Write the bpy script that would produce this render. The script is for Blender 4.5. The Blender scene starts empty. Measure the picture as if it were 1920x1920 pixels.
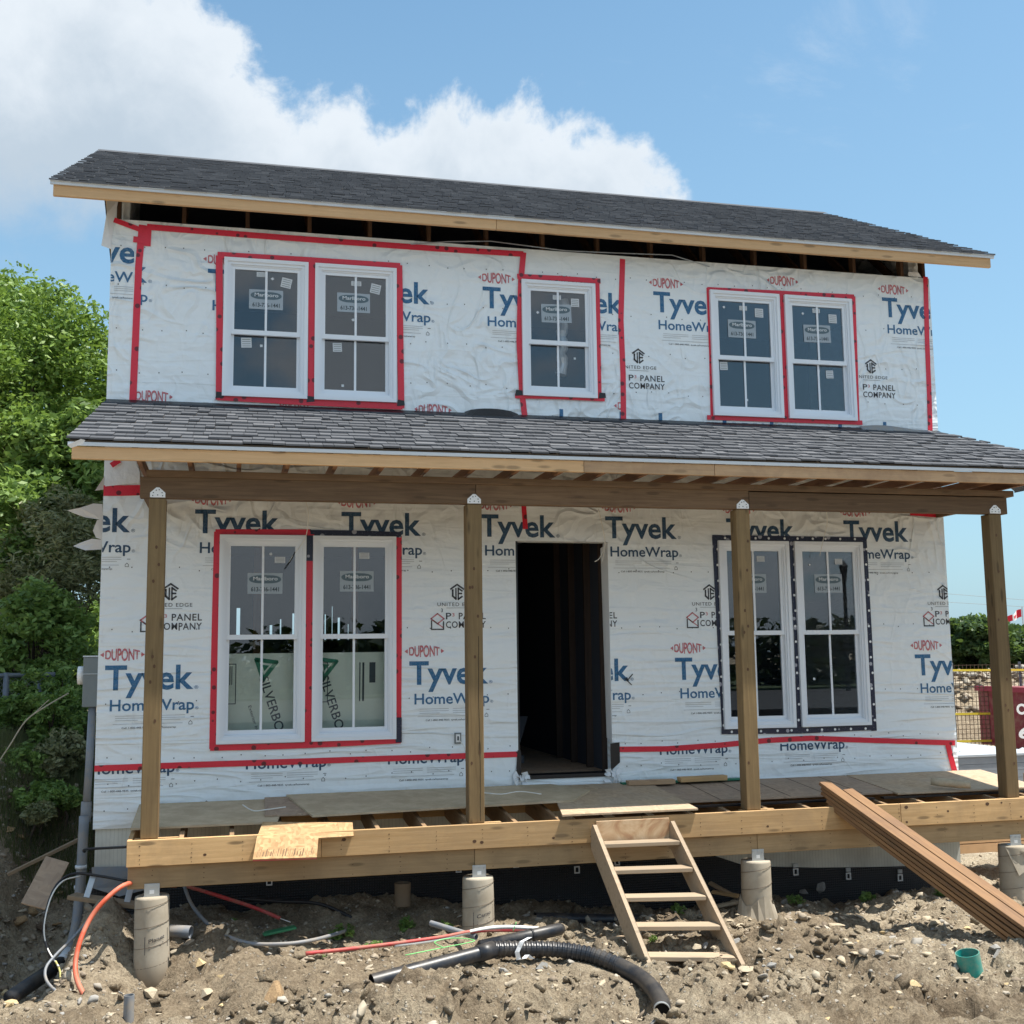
import bpy, bmesh, math, random
import numpy as np
from mathutils import Vector, Matrix, Euler
R = math.radians
random.seed(7); rng = np.random.default_rng(7)
S = bpy.context.scene; C = S.collection
# ---------------------------------------------------------------- camera
CAM = Vector((1.1789, -11.3085, 1.4381)); YAW = 0.240569; PIT = 0.124992; ROL = -0.013033; FOC = 2156.68
fw = Vector((math.sin(YAW)*math.cos(PIT), math.cos(YAW)*math.cos(PIT), math.sin(PIT)))
rt = Vector((math.cos(YAW), -math.sin(YAW), 0)); up = rt.cross(fw)
RT = rt*math.cos(ROL)+up*math.sin(ROL); UP = -rt*math.sin(ROL)+up*math.cos(ROL)
cd = bpy.data.cameras.new('camera'); cam = bpy.data.objects.new('camera', cd); C.objects.link(cam)
cam.matrix_world = Matrix(((RT.x, UP.x, -fw.x, CAM.x), (RT.y, UP.y, -fw.y, CAM.y), (RT.z, UP.z, -fw.z, CAM.z), (0, 0, 0, 1)))
cd.sensor_width = 36; cd.lens = 36*FOC/1920; cd.clip_end = 3000; cd.clip_start = .05
S.camera = cam
# ---------------------------------------------------------------- sun, exposure
SUN = Vector((0.335, -0.118, 0.935)).normalized()
sd = bpy.data.lights.new('sun', 'SUN'); sd.energy = 4.6; sd.angle = R(0.6); sd.color = (1, .95, .87)
so = bpy.data.objects.new('sun', sd); C.objects.link(so); so.rotation_euler = SUN.to_track_quat('Z', 'Y').to_euler()
so.location = (6, -4, 14)
S.view_settings.view_transform = 'Standard'; S.view_settings.look = 'None'
S.view_settings.exposure = 0.84; S.view_settings.gamma = 1; S.view_settings.use_curve_mapping = False
S.cycles.max_bounces = 8; S.cycles.transparent_max_bounces = 16
# ---------------------------------------------------------------- node helper
class NT:
    def __init__(s, tree): s.t = tree; s.n = tree.nodes; s.l = tree.links
    def new(s, typ, **kw):
        n = s.n.new(typ)
        for k, v in kw.items():
            if k.startswith('i_'):
                key = k[2:]; key = int(key) if key.isdigit() else key.replace('_', ' ')
                s.set(n.inputs[key], v)
            else: setattr(n, k, v)
        return n
    def set(s, inp, v):
        if isinstance(v, bpy.types.NodeSocket): s.l.new(v, inp)
        elif isinstance(v, bpy.types.Node): s.l.new(v.outputs[0], inp)
        else: inp.default_value = v
    def math(s, op, a, b=None, c=None, clamp=False):
        n = s.n.new('ShaderNodeMath'); n.operation = op; n.use_clamp = clamp
        for i, v in enumerate((a, b, c)):
            if v is not None: s.set(n.inputs[i], v)
        return n.outputs[0]
    def mix(s, f, a, b, mode='MIX'):
        n = s.n.new('ShaderNodeMix'); n.data_type = 'RGBA'; n.blend_type = mode
        s.set(n.inputs[0], f)
        for i, v in ((6, a), (7, b)): s.set(n.inputs[i], v if not isinstance(v, tuple) or len(v) == 4 else (*v, 1))
        return n.outputs[2]
    def ramp(s, f, stops):
        n = s.n.new('ShaderNodeValToRGB'); s.set(n.inputs[0], f); e = n.color_ramp.elements
        while len(e) < len(stops): e.new(.5)
        for i, (p, c) in enumerate(stops):
            e[i].position = p; e[i].color = (*c, 1) if isinstance(c, tuple) else (c, c, c, 1)
        return n.outputs[0]
    def noise(s, vec, sc, det=4, rough=.55, dist=0):
        n = s.new('ShaderNodeTexNoise'); 
        if vec is not None: s.set(n.inputs['Vector'], vec)
        n.inputs['Scale'].default_value = sc; n.inputs['Detail'].default_value = det
        n.inputs['Roughness'].default_value = rough; n.inputs['Distortion'].default_value = dist
        return n.outputs[0]
    def mapping(s, vec, scale=(1, 1, 1), rot=(0, 0, 0), loc=(0, 0, 0)):
        n = s.new('ShaderNodeMapping'); s.set(n.inputs['Vector'], vec)
        n.inputs['Scale'].default_value = scale; n.inputs['Rotation'].default_value = rot; s.set(n.inputs['Location'], loc)
        return n.outputs[0]
# ---------------------------------------------------------------- world: sky with a cumulus bank
w = bpy.data.worlds.new('World'); S.world = w; w.use_nodes = True
t = NT(w.node_tree); t.n.clear()
sky = t.new('ShaderNodeTexSky', sky_type='NISHITA', sun_disc=False, sun_elevation=math.asin(SUN.z),
            sun_rotation=math.atan2(SUN.x, SUN.y), air_density=1.1, dust_density=1.6, ozone_density=2.2)
tc = t.new('ShaderNodeTexCoord'); sep = t.new('ShaderNodeSeparateXYZ'); t.l.new(tc.outputs['Generated'], sep.inputs[0])
az = t.math('MULTIPLY', t.math('ARCTAN2', sep.outputs[0], sep.outputs[1]), 57.2958)
el = t.math('MULTIPLY', t.math('ARCSINE', sep.outputs[2]), 57.2958)
fc = t.new('ShaderNodeFloatCurve'); t.set(fc.inputs['Value'], t.math('DIVIDE', t.math('ADD', az, 60), 120, clamp=True))
pts = [(-60, 10), (-42, 20), (-25, 29), (-11, 30.3), (-6, 31.6), (-2.5, 30.3), (0.2, 28.8), (3, 27.7), (5.5, 27.9), (8, 26.4), (11, 27.0), (14.2, 27.0), (16.5, 26.4), (19, 25.0), (22, 23.2), (26, 20.2), (34, 12), (60, 5)]
cu = fc.mapping.curves[0]
while len(cu.points) < len(pts): cu.points.new(.5, .5)
for i, (a, e) in enumerate(pts): cu.points[i].location = ((a+60)/120, e/40); cu.points[i].handle_type = 'AUTO'
fc.mapping.update()
top = t.math('MULTIPLY', fc.outputs[0], 40)
n1 = t.noise(tc.outputs['Generated'], 9, 9, .62, .3); n2 = t.noise(tc.outputs['Generated'], 26, 6, .6, .2)
nn = t.math('ADD', t.math('MULTIPLY', t.math('SUBTRACT', n1, .5), 10), t.math('MULTIPLY', t.math('SUBTRACT', n2, .5), 3.5))
dpt = t.math('SUBTRACT', t.math('ADD', top, nn), el)                   # degrees below the cloud's top
mtop = t.new('ShaderNodeMapRange', interpolation_type='SMOOTHSTEP', i_0=dpt, i_1=-.1, i_2=1.5).outputs[0]
low = t.new('ShaderNodeMapRange', interpolation_type='SMOOTHSTEP', i_0=t.math('ADD', t.math('SUBTRACT', el, 20.5), t.math('MULTIPLY', nn, .9)), i_1=-2.5, i_2=2.5).outputs[0]
azl = t.new('ShaderNodeMapRange', interpolation_type='SMOOTHSTEP', i_0=az, i_1=-55.0, i_2=-30.0).outputs[0]
mask = t.math('MULTIPLY', t.math('MULTIPLY', mtop, low), azl)
wisp = t.new('ShaderNodeMapRange', interpolation_type='SMOOTHSTEP', i_0=t.noise(t.mapping(tc.outputs['Generated'], (1, 1, 2.2)), 3.1, 9, .66, .8), i_1=.60, i_2=.80).outputs[0]
mask = t.math('MAXIMUM', mask, t.math('MULTIPLY', wisp, .22))
away = t.new('ShaderNodeMapRange', interpolation_type='SMOOTHSTEP', i_0=t.math('ABSOLUTE', t.math('SUBTRACT', az, 14.0)), i_1=42.0, i_2=70.0).outputs[0]
unseen_cum = t.new('ShaderNodeMapRange', interpolation_type='SMOOTHSTEP', i_0=t.noise(t.mapping(tc.outputs['Generated'], (1, 1, 1.8)), 3.2, 8, .55, .2), i_1=.46, i_2=.56).outputs[0]  # unseen clouds added outside the view to raise the ambient light
mask = t.math('MAXIMUM', mask, t.math('MULTIPLY', unseen_cum, away))
cs = t.noise(t.mapping(tc.outputs['Generated'], (1, 1, 1.6)), 7, 6, .5, .2)
thick = t.new('ShaderNodeMapRange', interpolation_type='SMOOTHSTEP', i_0=t.math('ADD', dpt, t.math('MULTIPLY', t.math('SUBTRACT', cs, .5), 8)), i_1=1.0, i_2=9.0).outputs[0]
ccol = t.mix(thick, (.48, .515, .548), (.31, .365, .42))
skc = t.new('ShaderNodeVectorMath', operation='SCALE'); t.l.new(sky.outputs[0], skc.inputs[0]); skc.inputs[3].default_value = .090
horiz = t.new('ShaderNodeMapRange', i_0=el, i_1=0.0, i_2=40.0, i_3=.62, i_4=0.0).outputs[0]
skt = t.mix(1.0, skc.outputs[0], (.80, 1.09, 1.10), 'MULTIPLY'); skyh = t.mix(horiz, skt, (.27, .40, .52))
col = t.mix(t.math('MULTIPLY', mask, .95), skyh, ccol)
bg = t.new('ShaderNodeBackground'); t.l.new(col, bg.inputs[0]); bg.inputs[1].default_value = 1.0
wo = t.new('ShaderNodeOutputWorld'); t.l.new(bg.outputs[0], wo.inputs[0])
# ---------------------------------------------------------------- measured photo point -> place on a plane y = const or z = const
def ray(px, py): return fw*FOC+RT*(px-960)-UP*(py-960)
def atY(px, py, y=0.0):
    d = ray(px, py); return CAM+d*((y-CAM.y)/d.y)
def atZ(px, py, z):
    d = ray(px, py); return CAM+d*((z-CAM.z)/d.z)
def X(px, py=1000): return atY(px, py).x
def Z(px, py): return atY(px, py).z
# ---------------------------------------------------------------- materials
MATS = {}
def mat(name, fn):
    m = bpy.data.materials.new(name); m.use_nodes = True; t = NT(m.node_tree); t.n.clear()
    out = t.new('ShaderNodeOutputMaterial'); sh = fn(t)
    t.l.new(sh.outputs[0] if isinstance(sh, bpy.types.Node) else sh, out.inputs[0]); MATS[name] = m; return m
def bsdf(t, col, rough=.6, bump=None, bs=.3, bd=.01, metal=0, spec=.5):
    b = t.new('ShaderNodeBsdfPrincipled'); t.set(b.inputs['Base Color'], (*col, 1) if isinstance(col, tuple) else col)
    t.set(b.inputs['Roughness'], rough); b.inputs['Metallic'].default_value = metal; b.inputs['Specular IOR Level'].default_value = spec
    if bump is not None:
        n = t.new('ShaderNodeBump'); n.inputs['Strength'].default_value = bs; n.inputs['Distance'].default_value = bd
        t.set(n.inputs['Height'], bump); t.l.new(n.outputs[0], b.inputs['Normal'])
    return b
def co(t, off=True):
    c = t.new('ShaderNodeTexCoord').outputs['Object']
    if not off: return c
    oi = t.new('ShaderNodeObjectInfo'); v = t.new('ShaderNodeVectorMath', operation='ADD'); t.l.new(c, v.inputs[0])
    cx = t.new('ShaderNodeCombineXYZ'); t.set(cx.inputs[0], t.math('MULTIPLY', oi.outputs['Random'], 37)); t.set(cx.inputs[1], t.math('MULTIPLY', oi.outputs['Random'], 11))
    t.l.new(cx.outputs[0], v.inputs[1]); return v.outputs[0]
def plain(name, col, rough=.6, metal=0, var=.0, bumpsc=None, bs=.2, dust=0):
    def f(t):
        rg = rough; v = co(t); c = (*col, 1)
        if var:
            n = t.noise(v, 7, 6, .6); c = t.mix(n, tuple(x*(1-var) for x in col), tuple(min(1, x*(1+var)) for x in col))
        b = t.noise(v, bumpsc, 4) if bumpsc else None
        if dust:
            g = t.new('ShaderNodeNewGeometry'); sp = t.new('ShaderNodeSeparateXYZ'); t.l.new(g.outputs['Normal'], sp.inputs[0])
            d = t.math('MULTIPLY', t.ramp(t.math('ADD', t.noise(v, 6, 7, .7), t.math('MULTIPLY', t.math('ABSOLUTE', sp.outputs[2]), .08)), [(.44, 0.), (.66, 1.)]), dust); c = t.mix(d, c, (.36, .29, .20)); rg = t.math('ADD', t.math('MULTIPLY', d, .5), rough, clamp=True)
        return bsdf(t, c if not isinstance(c, tuple) else col, rg, b, bs, .01, metal)
    return mat(name, f)
def wood(name, c1, c2, knots=.0, dirt=0., dcol=(.12, .09, .06), rough=.75, gs=1., dsc=2.2):
    def f(t):
        v = co(t); g = t.noise(t.mapping(v, (1.1*gs, 22*gs, 22*gs)), 1.6, 8, .62, .9)
        g2 = t.noise(t.mapping(v, (2.0, 90, 90)), 1.0, 3, .6)
        c = t.mix(t.ramp(g, [(.3, 0.), (.7, 1.)]), c1, c2)
        c = t.mix(t.math('MULTIPLY', g2, .35), c, tuple(x*.6 for x in c1))
        oi = t.new('ShaderNodeObjectInfo')
        hs = t.new('ShaderNodeHueSaturation'); t.l.new(c, hs.inputs['Color'])
        t.set(hs.inputs['Value'], t.math('ADD', t.math('MULTIPLY', oi.outputs['Random'], .36), .82)); c = hs.outputs[0]
        if knots:
            k = t.new('ShaderNodeTexVoronoi'); t.set(k.inputs['Vector'], t.mapping(v, (1.6, 7, 7))); k.inputs['Scale'].default_value = 1.6
            kk = t.new('ShaderNodeMapRange', interpolation_type='SMOOTHSTEP', i_0=k.outputs[0], i_1=.24, i_2=.11).outputs[0]
            c = t.mix(t.math('MULTIPLY', kk, knots), c, tuple(x*.25 for x in c1))
        if dirt:
            d = t.noise(v, dsc, 7, .65, .4); dd = t.ramp(d, [(.45, 0.), (.68, 1.)])
            c = t.mix(t.math('MULTIPLY', dd, dirt), c, dcol)
        return bsdf(t, c, rough, g, .25, .004, spec=.3)
    return mat(name, f)
def chips(t, v, sc):
    a = t.new('ShaderNodeTexVoronoi'); t.set(a.inputs['Vector'], t.mapping(v, (sc, sc*.28, sc), (0, 0, .5))); a.inputs['Scale'].default_value = 1
    b = t.new('ShaderNodeTexVoronoi'); t.set(b.inputs['Vector'], t.mapping(v, (sc*.3, sc*1.1, sc), (0, 0, .3))); b.inputs['Scale'].default_value = 1
    m = t.noise(v, sc*.25, 2)
    c = t.mix(t.ramp(m, [(.45, 0.), (.55, 1.)]), a.outputs['Color'], b.outputs['Color'])
    s = t.new('ShaderNodeSeparateColor'); t.l.new(c, s.inputs[0]); return s.outputs[0]
def osb(name, c1, c2, dirt=0., dcol=(.2, .17, .13)):
    def f(t):
        v = co(t); g = chips(t, v, 38); c = t.mix(g, c1, c2)
        if dirt:
            d = t.ramp(t.noise(v, 2.4, 8, .65), [(.35, 0.), (.62, 1.)]); c = t.mix(t.math('MULTIPLY', d, dirt), c, dcol)
        return bsdf(t, c, .85, g, .35, .004, spec=.2)
    return mat(name, f)
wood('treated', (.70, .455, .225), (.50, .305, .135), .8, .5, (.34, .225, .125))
wood('treated_lower', (.44, .305, .165), (.32, .215, .11), .6, .5, (.20, .14, .08))  # darker treated lumber for the front face of the lower beam
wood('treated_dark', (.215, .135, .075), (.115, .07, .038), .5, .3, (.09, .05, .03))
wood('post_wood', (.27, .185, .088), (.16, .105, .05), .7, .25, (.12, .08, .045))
wood('spruce', (.74, .49, .27), (.62, .39, .20), .6, .12, (.40, .25, .13))
wood('spruce_dirty', (.66, .45, .27), (.52, .34, .20), .5, .55, (.30, .19, .12), dsc=3.4)
wood('truss_wood', (.36, .20, .12), (.24, .13, .08), .3)
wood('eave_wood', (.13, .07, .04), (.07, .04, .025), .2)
wood('dark_stud', (.085, .058, .046), (.05, .036, .03), 0)
wood('step_wood', (.47, .36, .25), (.36, .27, .18), .3, .4, (.30, .26, .20))
wood('stain_plank', (.31, .175, .082), (.17, .09, .042), .2, .5, (.12, .07, .045), .6)
wood('joist_wood', (.36, .235, .13), (.25, .155, .085), .4, .3, (.14, .09, .055))
wood('scrap_wood', (.34, .25, .16), (.24, .17, .11), .3, .5, (.14, .11, .08))
wood('bark', (.10, .08, .06), (.05, .04, .03), 0, 0, rough=.95)
osb('osb', (.54, .40, .26), (.38, .27, .17), .5, (.40, .33, .26))
osb('osb_fresh', (.56, .37, .19), (.34, .20, .095), .15, (.4, .28, .17))
osb('osb_brown', (.48, .35, .245), (.33, .235, .165), .5, (.30, .24, .19))
def ply(t):
    v = co(t); g = t.noise(t.mapping(v, (2, 26, 10)), 1.5, 8, .65, 1.2); d = t.noise(v, 5, 8, .7)
    c = t.mix(g, (.54, .43, .29), (.36, .285, .19)); c = t.mix(t.ramp(d, [(.42, 0.), (.7, 1.)]), c, (.60, .49, .34))
    return bsdf(t, c, .9, g, .3, .004, spec=.15)
mat('old_plywood', ply)
def riser(t):
    v = co(t); g = t.noise(t.mapping(v, (2, 2, 14), (0, 0, 0)), 1.4, 6, .6, 2.5)
    c = t.ramp(g, [(.3, (.34, .15, .07)), (.5, (.52, .34, .19)), (.62, (.62, .45, .28)), (.75, (.38, .18, .08))])
    return bsdf(t, c, .7, g, .2, .003)
mat('riser_ply', riser)
# house wrap with crumples
def wrapbump(t):
    v = co(t, False)
    rid = lambda n: t.math('SUBTRACT', 1, t.math('MULTIPLY', t.math('ABSOLUTE', t.math('SUBTRACT', n, .5)), 9), clamp=True)
    a = rid(t.noise(t.mapping(v, (1.5, 1, 2.4), (0, .65, 0)), 1.25, 1, .4, 1.2))
    b = rid(t.noise(t.mapping(v, (2.6, 1, 1.3), (0, -.55, 0)), 1.6, 1, .4, 1.0))
    c = rid(t.noise(t.mapping(v, (.55, 1, 5.5), (0, .08, 0)), 1.3, 1.5, .45, .7))
    big = t.noise(v, .8, 2, .5); m = t.ramp(big, [(.36, 0.25), (.6, 1.)])
    z = t.new('ShaderNodeSeparateXYZ'); t.l.new(v, z.inputs[0])
    lowf = t.new('ShaderNodeMapRange', i_0=z.outputs[2], i_1=3.2, i_2=2.2, i_3=0.25, i_4=1.0).outputs[0]
    upf = t.new('ShaderNodeMapRange', i_0=z.outputs[2], i_1=3.2, i_2=3.9, i_3=0.3, i_4=1.0).outputs[0]
    h = t.math('MULTIPLY', t.math('ADD', t.math('MULTIPLY', a, 1.1), t.math('MULTIPLY', b, .9)), t.math('MULTIPLY', m, upf))
    h = t.math('ADD', h, t.math('MULTIPLY', t.math('MULTIPLY', c, lowf), .65))
    h = t.math('ADD', h, t.math('MULTIPLY', t.noise(t.mapping(v, (1, 1, 2.0)), 2.6, 3, .5, .5), 1.5))
    return h
WB = (.68, .024)
def wrap_m(t):
    n = t.noise(co(t, False), 2.5, 5); c = t.mix(n, (.81, .865, .895), (.86, .91, .935)); h = wrapbump(t)
    st = t.ramp(t.noise(co(t, False), 11, 6, .7), [(.60, 0.), (.8, .25)])
    c = t.mix(st, c, (.5, .49, .47))
    return bsdf(t, c, .55, h, *WB, spec=.35)
mat('wrap', wrap_m)
def ink(name, col, fade):
    def f(t):
        n = t.noise(co(t, False), 60, 4, .7)
        c = t.mix(t.math('MULTIPLY', t.ramp(n, [(.42, 0.), (.7, 1.)]), fade), col, (.6, .6, .62))
        return bsdf(t, c, .55, wrapbump(t), *WB, spec=.35)
    return mat(name, f)
ink('ink_blue', (.018, .13, .28), .2); ink('ink_navy', (.018, .068, .14), .12); ink('ink_red', (.55, .11, .13), .5)
ink('ink_black', (.03, .032, .04), .2); ink('ink_grey', (.40, .42, .44), .3)
def tape(name, col, dot, thr=.19, sc=9.):
    def f(t):
        v = co(t, False); k = t.new('ShaderNodeTexVoronoi'); t.set(k.inputs['Vector'], v); k.inputs['Scale'].default_value = sc; k.inputs['Randomness'].default_value = .75
        d = t.new('ShaderNodeMapRange', interpolation_type='SMOOTHSTEP', i_0=k.outputs[0], i_1=thr+.04, i_2=thr).outputs[0]
        n = t.noise(t.mapping(v, (3, 1, 3)), 30, 4, .6)
        c = t.mix(t.math('MULTIPLY', d, .85), col, dot); c = t.mix(t.ramp(n, [(.62, 0.), (.7, .5)]), c, dot)
        return bsdf(t, c, .35, t.noise(v, 55, 3), .35, .006)
    return mat(name, f)
tape('tape_red', (.70, .022, .05), (.05, .008, .015)); tape('tape_navy', (.012, .016, .045), (.45, .45, .5), .17, 8.)
def shing(t):
    oi = t.new('ShaderNodeObjectInfo'); ge = t.new('ShaderNodeNewGeometry'); r = t.math('FRACT', t.math('ADD', oi.outputs['Random'], ge.outputs['Random Per Island']))
    c = t.ramp(r, [(0., (.080, .085, .094)), (.3, (.093, .099, .108)), (.6, (.108, .114, .124)), (.88, (.127, .133, .144)), (.98, (.155, .16, .17))])
    v = co(t); n = t.noise(v, 220, 3, .8); c = t.mix(t.math('MULTIPLY', n, .5), c, (.05, .05, .06)); 
    return bsdf(t, c, .95, n, .5, .003, spec=.2)
mat('shingle', shing)
plain('sheathing', (.16, .12, .085), .9, var=.3); plain('vinyl', (.80, .84, .89), .35); plain('drip', (.62, .66, .70), .4)
plain('galv', (.50, .54, .57), .4, .6, .15); plain('white_plastic', (.85, .86, .86), .4); plain('crumple_white', (.80, .82, .84), .5, bumpsc=18, bs=.8)
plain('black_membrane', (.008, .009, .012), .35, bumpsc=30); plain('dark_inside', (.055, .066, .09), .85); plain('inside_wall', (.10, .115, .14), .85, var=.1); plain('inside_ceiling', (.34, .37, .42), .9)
plain('black_pipe', (.014, .018, .026), .38, bumpsc=14, bs=.08, dust=.14); plain('grey_pipe', (.19, .215, .25), .45, var=.12, dust=.5); plain('teal', (.01, .28, .24), .4, dust=.5); plain('green_plastic', (.02, .16, .07), .5)
plain('orange_conduit', (.58, .085, .035), .45, dust=.45); plain('red_strip', (.50, .05, .05), .5, dust=.5); plain('white_cable', (.78, .77, .72), .5); plain('black_cable', (.015, .015, .018), .45); plain('yellow_cable', (.55, .50, .18), .5)
plain('rope_green', (.2, .62, .2), .6); plain('box_grey', (.18, .205, .21), .5, var=.1, bumpsc=60); plain('foil', (.8, .82, .84), .35, .35, bumpsc=25, bs=1.)
plain('crimson', (.20, .008, .028), .5, var=.3, bumpsc=3, bs=.5, dust=.35); plain('crimson_edge', (.30, .02, .05), .4); plain('yellow_tape', (.75, .58, .05), .5); plain('tarp', (.42, .45, .48), .5, bumpsc=4, bs=.7); plain('siding_stack', (.25, .27, .30), .6, var=.2)
plain('green_paint', (.02, .17, .10), .5); plain('flag_red', (.62, .01, .03), .7); plain('flag_white', (.8, .8, .8), .7); plain('fence_metal', (.13, .155, .19), .5, .3); plain('sticker', (.36, .42, .47), .6, bumpsc=30)
plain('sticker_white', (.62, .66, .69), .6); plain('sticker_dark', (.10, .15, .18), .6); plain('sticker_ink', (.05, .07, .08), .6); plain('lamp_black', (.01, .01, .012), .5); plain('orange_lumber', (.62, .38, .2), .8, var=.2)
plain('knot', (.10, .05, .025), .8); plain('void_black', (.004, .004, .005), .9); plain('orange_lace', (.5, .1, .03), .6)
def foamf(t):
    v = co(t); g = t.noise(t.mapping(v, (1, 1, .6)), 3, 7, .6); x = t.new('ShaderNodeTexWave', wave_type='BANDS', bands_direction='X'); t.set(x.inputs['Vector'], v); x.inputs['Scale'].default_value = 9; x.inputs['Distortion'].default_value = 1.5
    c = t.mix(t.ramp(g, [(.35, 0.), (.7, 1.)]), (.74, .75, .68), (.52, .52, .47)); c = t.mix(t.math('MULTIPLY', t.ramp(x.outputs[0], [(.85, 0.), (.98, 1.)]), .25), c, (.3, .3, .28))
    return bsdf(t, c, .8, g, .3, .01)
mat('foundation_foam', foamf)
plain('silver_board', (.80, .86, .72), .55, var=.08, bumpsc=12, bs=.25); plain('board_green', (.02, .22, .12), .5)
def dimple(t):
    v = co(t, False); k = t.new('ShaderNodeTexVoronoi'); t.set(k.inputs['Vector'], v); k.inputs['Scale'].default_value = 42; k.inputs['Randomness'].default_value = 0
    return bsdf(t, (.010, .011, .014), .45, k.outputs[0], 1., .012)
mat('dimple_membrane', dimple)
def tube_card(t):
    v = co(t); n = t.noise(v, 5, 7, .65); z = t.new('ShaderNodeSeparateXYZ'); t.l.new(t.new('ShaderNodeTexCoord').outputs['Object'], z.inputs[0])
    c = t.mix(t.ramp(n, [(.3, 0.), (.7, 1.)]), (.46, .41, .33), (.34, .29, .22))
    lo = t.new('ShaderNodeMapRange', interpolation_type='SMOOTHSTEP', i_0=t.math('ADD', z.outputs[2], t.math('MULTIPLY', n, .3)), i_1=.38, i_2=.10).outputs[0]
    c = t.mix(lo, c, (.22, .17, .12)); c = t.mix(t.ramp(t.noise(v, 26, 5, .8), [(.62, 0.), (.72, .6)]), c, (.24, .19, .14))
    return bsdf(t, c, .85, n, .3, .008, spec=.15)
mat('tube_card', tube_card)
def dirt(t):
    v = co(t, False); a = t.noise(v, 1.1, 8, .62, .3); b = t.noise(v, 9, 9, .72, .2); e = t.noise(v, 45, 6, .75)
    c = t.ramp(t.math('ADD', t.math('MULTIPLY', a, .5), t.math('MULTIPLY', b, .5)), [(.28, (.155, .118, .083)), (.42, (.29, .235, .168)), (.53, (.455, .382, .277)), (.71, (.59, .51, .385))])
    c = t.mix(t.math('MULTIPLY', t.ramp(e, [(.35, 1.), (.55, 0.)]), .6), c, (.10, .075, .052))
    k = t.new('ShaderNodeTexVoronoi'); t.set(k.inputs['Vector'], v); k.inputs['Scale'].default_value = 34
    s = t.new('ShaderNodeSeparateColor'); t.l.new(k.outputs['Color'], s.inputs[0])
    peb = t.math('MULTIPLY', t.ramp(k.outputs[0], [(.30, 1.), (.42, 0.)]), t.ramp(s.outputs[0], [(.84, 0.), (.90, 1.)]))
    pc = t.mix(s.outputs[1], (.40, .38, .34), (.68, .61, .50)); c = t.mix(t.math('MULTIPLY', peb, .85), c, pc)
    big = t.ramp(t.noise(v, .55, 4, .5, .4), [(.42, 1.), (.60, 0.)]); c = t.mix(t.math('MULTIPLY', big, .55), c, t.mix(1.0, c, (.55, .49, .43), 'MULTIPLY'))
    h = t.math('ADD', t.math('ADD', t.math('MULTIPLY', b, 1.0), t.math('MULTIPLY', e, .55)), t.math('MULTIPLY', peb, .35))
    return bsdf(t, c, .95, h, 1.0, .05, spec=.15)
mat('dirt', dirt)
def stone(t):
    oi = t.new('ShaderNodeObjectInfo'); ge = t.new('ShaderNodeNewGeometry'); r = t.math('FRACT', t.math('ADD', oi.outputs['Random'], ge.outputs['Random Per Island']))
    c = t.ramp(r, [(0., (.20, .16, .12)), (.3, (.36, .30, .23)), (.6, (.50, .44, .34)), (.8, (.36, .36, .35)), (1., (.66, .58, .45))])
    v = co(t); n = t.noise(v, 14, 7, .7); c = t.mix(t.math('MULTIPLY', n, .6), c, (.15, .115, .08)); return bsdf(t, c, .9, n, .5, .01, spec=.2)
mat('stone', stone)
def stonec(name, a, b):
    def f(t):
        v = co(t); n = t.noise(v, 9, 8, .7); return bsdf(t, t.mix(t.ramp(n, [(.35, 0.), (.65, 1.)]), a, b), .9, n, .5, .01, spec=.2)
    return mat(name, f)
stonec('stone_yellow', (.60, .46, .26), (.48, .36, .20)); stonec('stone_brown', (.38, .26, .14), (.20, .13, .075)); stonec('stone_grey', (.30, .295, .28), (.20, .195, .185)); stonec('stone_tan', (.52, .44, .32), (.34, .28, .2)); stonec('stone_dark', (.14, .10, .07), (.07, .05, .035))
def leaf(name, cols, tr=.35):
    def f(t):
        ge = t.new('ShaderNodeNewGeometry'); r = ge.outputs['Random Per Island']; v = t.new('ShaderNodeTexCoord').outputs['Object']
        n = t.noise(v, 1.3, 3); x = t.math('ADD', t.math('MULTIPLY', r, .5), t.math('MULTIPLY', t.math('SUBTRACT', n, .22), .9), clamp=True)
        c = t.ramp(x, [(.1, cols[0]), (.5, cols[1]), (.9, cols[2])])
        b = bsdf(t, c, .5, spec=.4); tl = t.new('ShaderNodeBsdfTranslucent'); t.set(tl.inputs[0], t.mix(.5, c, (.22, .32, .04)))
        m = t.new('ShaderNodeMixShader'); m.inputs[0].default_value = tr; t.l.new(b.outputs[0], m.inputs[1]); t.l.new(tl.outputs[0], m.inputs[2]); return m
    return mat(name, f)
leaf('leaf_bright', ((.075, .14, .03), (.17, .28, .05), (.32, .45, .11)))
leaf('leaf_mid', ((.07, .135, .04), (.165, .27, .07), (.33, .47, .13)))
leaf('leaf_olive', ((.10, .115, .055), (.20, .21, .105), (.34, .35, .19)), .2)
leaf('leaf_street', ((.012, .022, .01), (.022, .042, .015), (.04, .07, .022)), .1)
plain('asphalt', (.05, .05, .052), .9, var=.2)
plain('unseen_lawn', (.05, .075, .028), .95, var=.3)
leaf('leaf_far', ((.03, .06, .025), (.06, .11, .04), (.11, .18, .07)))
leaf('grass', ((.03, .045, .014), (.07, .085, .03), (.16, .15, .08)))
def glass(t):
    fr = t.new('ShaderNodeFresnel'); fr.inputs['IOR'].default_value = 1.5
    g = t.new('ShaderNodeBsdfGlossy'); g.inputs['Roughness'].default_value = .006; g.inputs[0].default_value = (.9, .95, 1, 1)
    tr = t.new('ShaderNodeBsdfTransparent'); tr.inputs[0].default_value = (.955, .965, .97, 1)
    m = t.new('ShaderNodeMixShader'); t.set(m.inputs[0], t.math('ADD', t.math('MULTIPLY', fr.outputs[0], 1.1), .012, clamp=True)); t.l.new(tr.outputs[0], m.inputs[1]); t.l.new(g.outputs[0], m.inputs[2]); return m
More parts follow.
